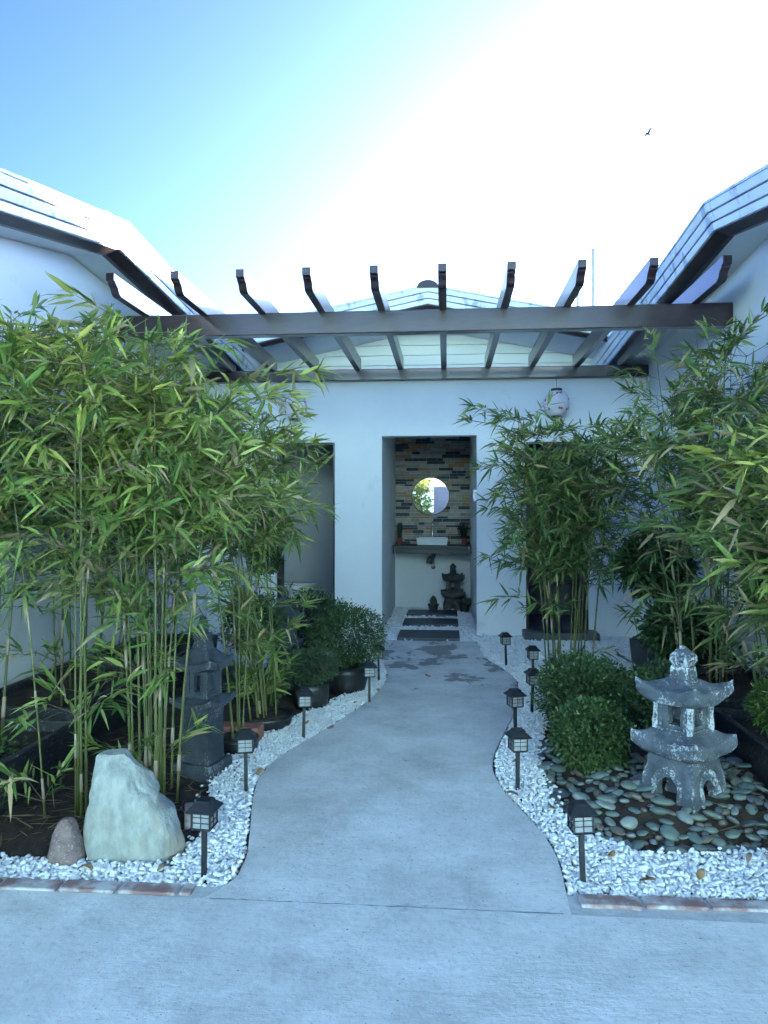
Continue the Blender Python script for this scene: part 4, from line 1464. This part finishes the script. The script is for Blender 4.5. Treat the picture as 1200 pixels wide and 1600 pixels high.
def shrub(name, label, base, center, rad, n, size, cols, seed, pot=None, stems=6, lump=.16, aspect=.55, inner=.25, updir=.35, cat='shrub', group=None):
    root = thing(name, label, cat, base, group)
    if pot:
        bag_pot(root, base[0], base[1], *pot)
    V, F, C = shrub_leaves(center, rad, n, size, cols, seed, lump, inner, aspect, updir)
    V2, F2, C2 = shrub_leaves(center, [q * .72 for q in rad], n // 3, size * 1.2, cols, seed + 5, lump, .5, aspect, updir)
    V, F, C = np.vstack([V, V2]), np.vstack([F, F2 + len(V)]), np.vstack([C, C2])
    V = V - np.array(base)
    o = np_mesh('foliage', V, F, 'shrub_leaves', root, C)
    o['kind'] = 'stuff'
    random.seed(seed)
    b0 = Vector(base) + Vector((0, 0, pot[1] * .8 if pot else 0))
    for k in range(stems):
        t = Vector(center) + Vector((random.uniform(-.8, .8) * rad[0], random.uniform(-.8, .8) * rad[1], random.uniform(-.4, .6) * rad[2]))
        mid = b0.lerp(t, .45) + Vector((random.uniform(-.03, .03), random.uniform(-.03, .03), -.01))
        mb = MB().tube([b0 + Vector((random.uniform(-.02, .02), random.uniform(-.02, .02), 0)), mid, t], [.007, .005, .002], 6)
        for q in range(3):
            e = mid.lerp(t, random.uniform(0, .8))
            mb.tube([e, e + Vector((random.uniform(-.4, .4) * rad[0], random.uniform(-.4, .4) * rad[1], random.uniform(.1, .4) * rad[2]))], [.003, .0015], 4)
        mb.build('stem', 'twig', root, smooth=True)
    return root
# clipped boxwoods on the raised bed
shrub('boxwood_shrub', 'round clipped boxwood nestled by the river stones', (.72, 3.72, .03), (.71, 3.74, .20), (.19, .19, .175), 5200, .021, GREEN, 11, lump=.08, stems=9)
shrub('boxwood_shrub', 'broad clipped boxwood behind the round boxwood near the bamboo', (.80, 4.42, .03), (.80, 4.42, .25), (.275, .27, .22), 6400, .022, GREEN, 12, lump=.13, stems=9)
shrub('boxwood_shrub', 'dark low shrub in the shade behind the pagoda lantern', (1.18, 4.1, .03), (1.16, 4.15, .25), (.22, .22, .23), 3000, .022, DARKG, 13, lump=.15)
# potted shrubs on the left
shrub('potted_shrub', 'largest leafy shrub in a black grow bag by the path', (-.75, 5.48, 0), (-.75, 5.50, .39), (.285, .27, .235), 6500, .024, DARKG + GREEN, 14, pot=(.155, .17), lump=.16, aspect=.4, stems=7, group='potted shrubs by the path')
shrub('potted_shrub', 'small grey-green shrub in a black grow bag behind a path light', (-.93, 5.02, 0), (-.925, 5.0, .265), (.185, .17, .115), 3600, .022, SAGE, 15, pot=(.125, .15), lump=.14, aspect=.3, stems=5, group='potted shrubs by the path')
shrub('potted_shrub', 'dark shrub in a black grow bag behind the largest potted shrub', (-1.15, 6.2, 0), (-1.13, 6.2, .42), (.27, .24, .22), 4200, .025, DARKG, 16, pot=(.14, .17), lump=.16, aspect=.42, group='potted shrubs by the path')
shrub('potted_shrub', 'dark shrub in front of the half hidden pedestal lantern', (-1.38, 5.15, 0), (-1.36, 5.13, .52), (.22, .20, .23), 4200, .025, DARKG + YELG[:1], 17, pot=(.13, .17), lump=.18, aspect=.42, stems=7, group='potted shrubs by the path')
tp = shrub('topiary_shrub', 'dark ball-topped topiary beside the toilet doorway', (-1.72, 6.9, 0), (-1.72, 6.9, .88), (.16, .16, .15), 2600, .026, DARKG, 18, pot=(.13, .2), stems=2, lump=.12)
shrub('young_plant', 'small dark leafy plant at the foot of the bamboo pot', (-1.18, 4.85, 0), (-1.18, 4.85, .15), (.10, .09, .10), 700, .026, DARKG, 19, stems=3, cat='plant')
# broad-leaved evergreen in the tall planter, bright shrub at the right edge
shrub('evergreen_shrub', 'broad-leaved dark evergreen with bare trunk in the tall black planter', (1.68, 5.72, .24), (1.56, 5.72, .93), (.27, .27, .22), 2600, .060, DARKG, 20, lump=.2, aspect=.36, stems=4, updir=.2)
shrub('evergreen_shrub', 'low dark evergreen skirting the tall black planter', (1.66, 5.3, .2), (1.62, 5.25, .50), (.26, .24, .19), 2000, .055, DARKG, 21, lump=.22, aspect=.38, stems=5, updir=.2)
shrub('young_plant', 'bright yellow-green fine-leaved shrub in the planter behind the pagoda lantern', (1.62, 3.70, .2), (1.62, 3.68, .375), (.17, .16, .115), 1900, .034, YELG, 22, lump=.2, aspect=.22, stems=6, cat='plant')

# weeds in the first planter
shrub('young_plant', 'low green weeds growing in the long planter by the driveway', (-2.18, 3.0, .19), (-2.16, 3.05, .21), (.24, .36, .05), 800, .030, YELG + GREEN, 23, lump=.3, inner=.8, stems=4, cat='plant')

# cacti in the niche
def cactus(loc, label, r, h, two):
    root = thing('potted_cactus', label, 'potted plant', (0, 0, 0))
    MB().lathe([(.05, 0), (.066, .085), (.075, .085), (.075, .105), (.062, .105), (.058, .085), (.005, .085)], n=20).build('pot', 'pot_dark', root)
    def body(cx, cz, r, h):
        n = 32
        vs, fs = [], []
        for j in range(13):
            t = j / 12
            rr = r * (math.sin(math.pi * (.12 + .88 * t) ** .9) ** .55 if t < 1 else 0)
            for k in range(n):
                q = rr * (1 + .09 * math.cos(8 * 2 * math.pi * k / n))
                vs.append((cx + q * math.cos(2 * math.pi * k / n), q * math.sin(2 * math.pi * k / n), cz + h * t))
        for j in range(12):
            for k in range(n):
                fs.append((j * n + k, j * n + (k + 1) % n, (j + 1) * n + (k + 1) % n, (j + 1) * n + k))
        MB().add(vs, fs).build('cactus_body', 'cactus_green', root, smooth=True)
    body(0, .08, r, h)
    if two:
        body(.05, .10, r * .7, h * .8)
    root.location = loc
    return root
cactus((-.178, 9.93, -.01), 'single round cactus in a dark pot alone before the niche wall', .045, .14, False)
cactus((.235, 9.86, -.01), 'clustered cactus in a dark pot beside the niche stone lantern', .06, .13, True)

# ------------------------------------------------------------------ bamboo
LEAF_ME = []
for k in range(4):
    r = np.random.default_rng(90 + k)
    V, F, C = leaves_np(np.zeros((1, 3)), np.array([[1.0, 0, 0]]), np.array([1.0]), np.array([.14]), np.array([.18 + .08 * k]), np.array([[.05, .1, .02]]), np.array([[.1, .12, .04]]), LEAF_T, LEAF_F, .0)
    me = bpy.data.meshes.new('leaf')
    me.from_pydata([tuple(p) for p in V], [], [tuple(int(i) for i in q) for q in F])
    me.polygons.foreach_set('use_smooth', [True] * 8)
    me.materials.append(MATS['bamboo_leaf'])
    LEAF_ME.append(me)

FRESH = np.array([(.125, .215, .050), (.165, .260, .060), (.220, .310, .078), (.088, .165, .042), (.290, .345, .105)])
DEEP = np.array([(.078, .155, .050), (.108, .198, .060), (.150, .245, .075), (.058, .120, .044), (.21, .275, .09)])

def bamboo(name, label, canes, z_leaf, seed, pal, dens=1.0, leaf=(.075, .155), dry=.20, single=24, mt='culm', branch=(.14, .42), width=.128, sheaths=True, yspan=.16, pot=None, light_top=None):
    """canes: list of (x, y, z0, height, lean_x, lean_y, bend_x, bend_y)"""
    r = np.random.default_rng(seed)
    bx, by = np.mean([c[0] for c in canes]), np.mean([c[1] for c in canes])
    base = (float(bx), float(by), float(min(c[2] for c in canes)))
    root = thing(name, label, 'bamboo', base, 'bamboo clumps in the courtyard')
    if pot:
        bag_pot(root, base[0], base[1], *pot)
    P, D, L, W, DR, CB, CT = [], [], [], [], [], [], []
    tw = MB()
    tan = np.array([.40, .31, .17])
    for (x, y, z0, h, lx_, ly_, bx_, by_) in canes:
        zl = z_leaf + r.normal(0, .17)
        def pos(t):
            return Vector((x + lx_ * t + bx_ * t * t, y + ly_ * t + by_ * t * t, z0 + h * t - .12 * (abs(bx_) + abs(by_)) * t ** 3))
        rad = r.uniform(.0048, .0082)
        pts, rr = [pos(-.02 / h)], [rad]
        nodes = []
        zc = r.uniform(.05, .14)
        while zc < h:
            t = zc / h
            q = rad * (1 - .72 * t)
            for dz, k in ((-.010, 1.0), (-.002, 1.25), (.004, 1.18), (.010, .97)):
                pts.append(pos((zc + dz) / h))
                rr.append(q * k)
            nodes.append(t)
            zc += r.uniform(.12, .18)
        pts.append(pos(1.0))
        rr.append(rad * .25)
        cu = MB().tube([p for p in pts], rr, 7).build('culm', mt, root, smooth=True)
        if sheaths:
            for t in nodes:
                if pos(t).z < z_leaf + .25 and r.random() < .16:
                    q = rad * (1 - .72 * t) * 1.28
                    MB().tube([pos(t), pos(t + .03 / h), pos(t + r.uniform(.07, .11) / h)], [q, q * 1.06, q * .95], 7).build('sheath', 'sheath', cu, smooth=True)
        for t in nodes:
            p0 = pos(t)
            if p0.z < zl + r.uniform(-.2, .2):
                if r.random() < .955:
                    continue
            nb = 2 + int(r.random() < .75) + int(r.random() < .45 * dens)
            for _ in range(nb):
                az = r.uniform(0, 2 * np.pi)
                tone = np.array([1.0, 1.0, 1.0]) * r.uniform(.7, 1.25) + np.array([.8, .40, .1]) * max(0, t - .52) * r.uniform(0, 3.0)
                el = r.uniform(.05, 1.0) * (1.15 - .4 * t)
                bl = r.uniform(*branch) * (1.15 - .45 * abs(t - .6))
                d = Vector((math.cos(az), math.sin(az), el)).normalized()
                p1 = p0 + d * bl * .55
                d2 = (d + Vector((0, 0, -.25)) + Vector(r.normal(0, .2, 3))).normalized()
                p2 = p1 + d2 * bl * .5
                tw.tube([p0, p1, p2], [.0022, .0016, .0009], 4, False)
                for (pp, dd, nn) in ((p1, d, r.integers(2, 6)), (p0.lerp(p1, .55), d, r.integers(1, 4)), (p1.lerp(p2, .5), d2, r.integers(3, 6)), (p2, d2, r.integers(4, 9))):
                    nn = max(1, int(round(nn * dens * 1.3)))
                    for _k in range(nn):
                        sp = Vector(r.normal(0, .55, 3))
                        v = (dd + sp + Vector((0, 0, .05))).normalized()
                        q = pp + Vector(r.normal(0, .012, 3))
                        if q.x - .05 < XL + .04 or q.x + .05 > XR - .04:
                            continue
                        P.append(q); D.append(v)
                        ll = r.uniform(*leaf) * (1.25 if r.random() < .12 else 1)
                        L.append(ll)
                        W.append(ll * width * r.uniform(.8, 1.2))
                        DR.append(r.uniform(.0, .45))
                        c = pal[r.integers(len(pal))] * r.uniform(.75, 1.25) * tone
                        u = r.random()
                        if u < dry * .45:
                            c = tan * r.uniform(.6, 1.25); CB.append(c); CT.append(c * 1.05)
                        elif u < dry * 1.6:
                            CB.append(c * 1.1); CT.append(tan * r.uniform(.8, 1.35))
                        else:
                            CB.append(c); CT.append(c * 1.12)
    P, D, L, W, DR, CB, CT = [np.array([list(q) if not np.isscalar(q) else q for q in A], float) for A in (P, D, L, W, DR, CB, CT)]
    D = norm(D)
    # the leaves that stand out towards the court become leaves of their own
    score = np.hypot(P[:, 0], P[:, 1]) - 1.2 * L + r.uniform(0, .25, len(P))
    order = np.argsort(score)
    for i in order[:single]:
        o = bpy.data.objects.new('leaf', LEAF_ME[int(r.integers(4))])
        X = Vector(D[i])
        Y = Vector((0, 0, 1)).cross(X)
        Y = (Y + Vector(r.normal(0, .3, 3)))
        Y = (Y - X * Y.dot(X)).normalized()
        Z = X.cross(Y)
        M = Matrix(((X.x, Y.x, Z.x, 0), (X.y, Y.y, Z.y, 0), (X.z, Y.z, Z.z, 0), (0, 0, 0, 1)))
        o.matrix_world = Matrix.Translation(Vector(P[i]) - Vector(base)) @ M @ Matrix.Diagonal((L[i], L[i] * 1.0, L[i], 1))
        COL.objects.link(o)
        o.parent = root
    k = order[single:]
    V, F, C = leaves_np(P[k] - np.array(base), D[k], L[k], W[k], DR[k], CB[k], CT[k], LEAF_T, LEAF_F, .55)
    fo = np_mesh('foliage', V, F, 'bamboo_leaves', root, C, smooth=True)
    fo['kind'] = 'stuff'
    to = tw.build('twigs', 'twig', root, smooth=True)
    to['kind'] = 'stuff'
    return len(P)

def cane_set(n, cx, cy, sx, sy, z0, h0, h1, lean, bend, seed, bias=(0, 0)):
    r = np.random.default_rng(seed)
    out = []
    for _ in range(n):
        a = r.uniform(0, 2 * np.pi)
        dx, dy = math.cos(a), math.sin(a)
        q = math.sqrt(r.random())
        l, b_ = r.uniform(0, lean), r.uniform(0, bend)
        out.append((cx + sx * q * dx, cy + sy * q * dy, z0, r.uniform(h0, h1), dx * l + bias[0] * .5, dy * l + bias[1] * .5, dx * b_ + bias[0] * .5, dy * b_ + bias[1] * .5))
    return out
NB = 0
NB += bamboo('bamboo_clump', 'few green bamboo canes rising behind the small brown granite rock', cane_set(5, -1.60, 3.05, .11, .10, 0, 1.75, 2.2, .10, .22, 31, (-.12, .05)), 1.0, 31, FRESH, .95, single=26)
NB += bamboo('bamboo_clump', 'dense green bamboo clump rising directly behind the pale green rock', cane_set(15, -1.33, 3.30, .11, .11, 0, 1.75, 2.15, .12, .26, 32, (-.04, .08)), 1.0, 32, FRESH, 1.0, single=30)
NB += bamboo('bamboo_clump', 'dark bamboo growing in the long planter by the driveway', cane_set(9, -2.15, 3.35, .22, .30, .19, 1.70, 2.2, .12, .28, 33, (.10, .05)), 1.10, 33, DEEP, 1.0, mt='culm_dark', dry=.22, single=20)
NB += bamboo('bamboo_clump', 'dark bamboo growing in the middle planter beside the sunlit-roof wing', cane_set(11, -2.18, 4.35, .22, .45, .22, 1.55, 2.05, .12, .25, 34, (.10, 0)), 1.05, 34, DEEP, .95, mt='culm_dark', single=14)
NB += bamboo('bamboo_clump', 'pale-sheathed bamboo canes in a sunken black bag beside the red brick', cane_set(11, -1.13, 4.50, .12, .12, .0, 1.65, 2.05, .08, .16, 35, (-.30, .0)), 1.05, 35, FRESH, 1.05, single=24, branch=(.10, .32), pot=(.17, .06))
NB += bamboo('bamboo_clump', 'thin bamboo in a sunken black bag behind the tall pedestal lantern', cane_set(4, -1.15, 4.03, .04, .04, .0, 1.65, 2.05, .14, .30, 36, (-.02, .0)), 1.08, 36, FRESH, 1.05, single=14, pot=(.11, .06))
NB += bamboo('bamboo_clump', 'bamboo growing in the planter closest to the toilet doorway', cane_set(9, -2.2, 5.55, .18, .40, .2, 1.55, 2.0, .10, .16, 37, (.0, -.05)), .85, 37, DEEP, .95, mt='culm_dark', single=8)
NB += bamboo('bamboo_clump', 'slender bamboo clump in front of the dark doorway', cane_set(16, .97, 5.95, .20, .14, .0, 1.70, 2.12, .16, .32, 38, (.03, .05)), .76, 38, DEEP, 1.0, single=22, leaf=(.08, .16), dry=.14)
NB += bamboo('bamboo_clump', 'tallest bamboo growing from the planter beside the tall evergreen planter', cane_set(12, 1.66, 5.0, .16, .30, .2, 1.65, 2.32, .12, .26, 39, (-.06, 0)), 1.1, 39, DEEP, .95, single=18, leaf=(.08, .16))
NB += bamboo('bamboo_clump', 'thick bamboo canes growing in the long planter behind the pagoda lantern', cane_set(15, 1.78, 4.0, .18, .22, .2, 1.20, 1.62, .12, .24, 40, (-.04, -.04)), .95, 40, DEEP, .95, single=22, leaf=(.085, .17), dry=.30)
NB += bamboo('bamboo_clump', 'broad-leaved bamboo in the long planter near the driveway end behind the pagoda lantern', cane_set(6, 1.80, 3.35, .10, .15, .2, 1.15, 1.50, .10, .24, 41, (-.14, .05)), .85, 41, FRESH, .95, single=20, leaf=(.10, .20), dry=.30)

# ------------------------------------------------------------------ added fill-light house, mirror-dimming pier and bamboo behind the camera (seen in the mirror)
oh = thing('fill_house', 'added pale blue house across the driveway bouncing sunlight into the courtyard, reflected in the round mirror', 'building', (0, -8.2, 0))  # added behind the camera, sized and tinted to bounce sun into the court
MB().box(-12, 12, -8.4, -8.0, -.1, 5.8).build('wall', 'fill_wall_aqua', oh)
MB().prism([(-12.4, 5.80), (12.4, 5.80), (12.4, 5.92), (-12.4, 5.92)], 'y', -9.5, -7.55).build('roof', 'roof_metal', oh)
for wx in (-7.5, -4.2, 3.4, 7.2):
    wf = MB().box(wx - .62, wx + .62, -8.03, -7.97, .95, 2.25).build('window', 'brown_paint', oh, bevel=.01)
    for px_ in (-.29, .29):
        MB().box(wx + px_ - .25, wx + px_ + .25, -7.975, -7.962, 1.03, 2.17).build('pane', 'granite_black', wf)
MB().box(.55, 1.5, -8.03, -7.96, -.05, 2.1).build('door', 'brown_paint', oh, bevel=.01)
tag(MB().box(-.42, .6, -3.2, -3.0, -.05, 2.45).build('mirror_dim_pier', 'mortar_dark', bevel=.01), 'added grey pier behind the camera, dimming what the round mirror reflects', 'pier')  # added to screen the bright house from the mirror
NB += bamboo('bamboo_clump', 'bamboo clump reflected in the round mirror', cane_set(16, -.85, -3.5, .30, .20, 0, 2.3, 3.1, .06, .12, 42), .6, 42, FRESH, 1.0, single=0)

# ------------------------------------------------------------------ roof poles and the bird
for (x, y, zt, w, lb) in ((1.935, 10.0, 4.80, .026, 'taller grey metal pole rising behind the washroom roof'), (1.735, 10.0, 4.60, .020, 'shorter grey metal pole half hidden behind a rafter end')):
    root = thing('metal_pole', lb, 'pole', (x, y, 2.66))
    MB().tube([(x, y, 2.55), (x, y, zt)], w, 12).build('shaft', 'pole_grey', root, smooth=False)
    MB().lathe([(w * 1.1, zt - .01), (w * 1.1, zt + .015), (w * .4, zt + .025)], x, y, 12).build('end_cap', 'pole_grey', root)
bd = thing('bird', 'tiny dark bird flying high in the bright sky', 'bird', (0, 0, 0))
MB().tube([(-.10, 0, 0), (-.05, 0, .01), (.03, 0, .012), (.08, 0, .015), (.11, 0, .01)], [.006, .025, .032, .018, .003], 8).build('body', 'bird_dark', bd, smooth=True)
for s in (-1, 1):
    MB().add([(.05, s * .01, .02), (-.04, s * .01, .02), (-.02, s * .12, .10), (.04, s * .13, .11), (-.06, s * .26, .13), (.05, s * .01, .012), (-.04, s * .01, .012), (-.02, s * .12, .094), (.04, s * .13, .104)],
             [(0, 1, 2, 3), (3, 2, 4), (5, 8, 7, 6), (8, 4, 7), (0, 3, 8, 5), (1, 6, 7, 2)]).build('wing', 'bird_dark', bd)
bd.location = (6.617, 25, 13.82)
bd.rotation_euler = (R(20), R(-15), R(200))
print('bamboo leaves', NB, 'objects', len(bpy.data.objects))
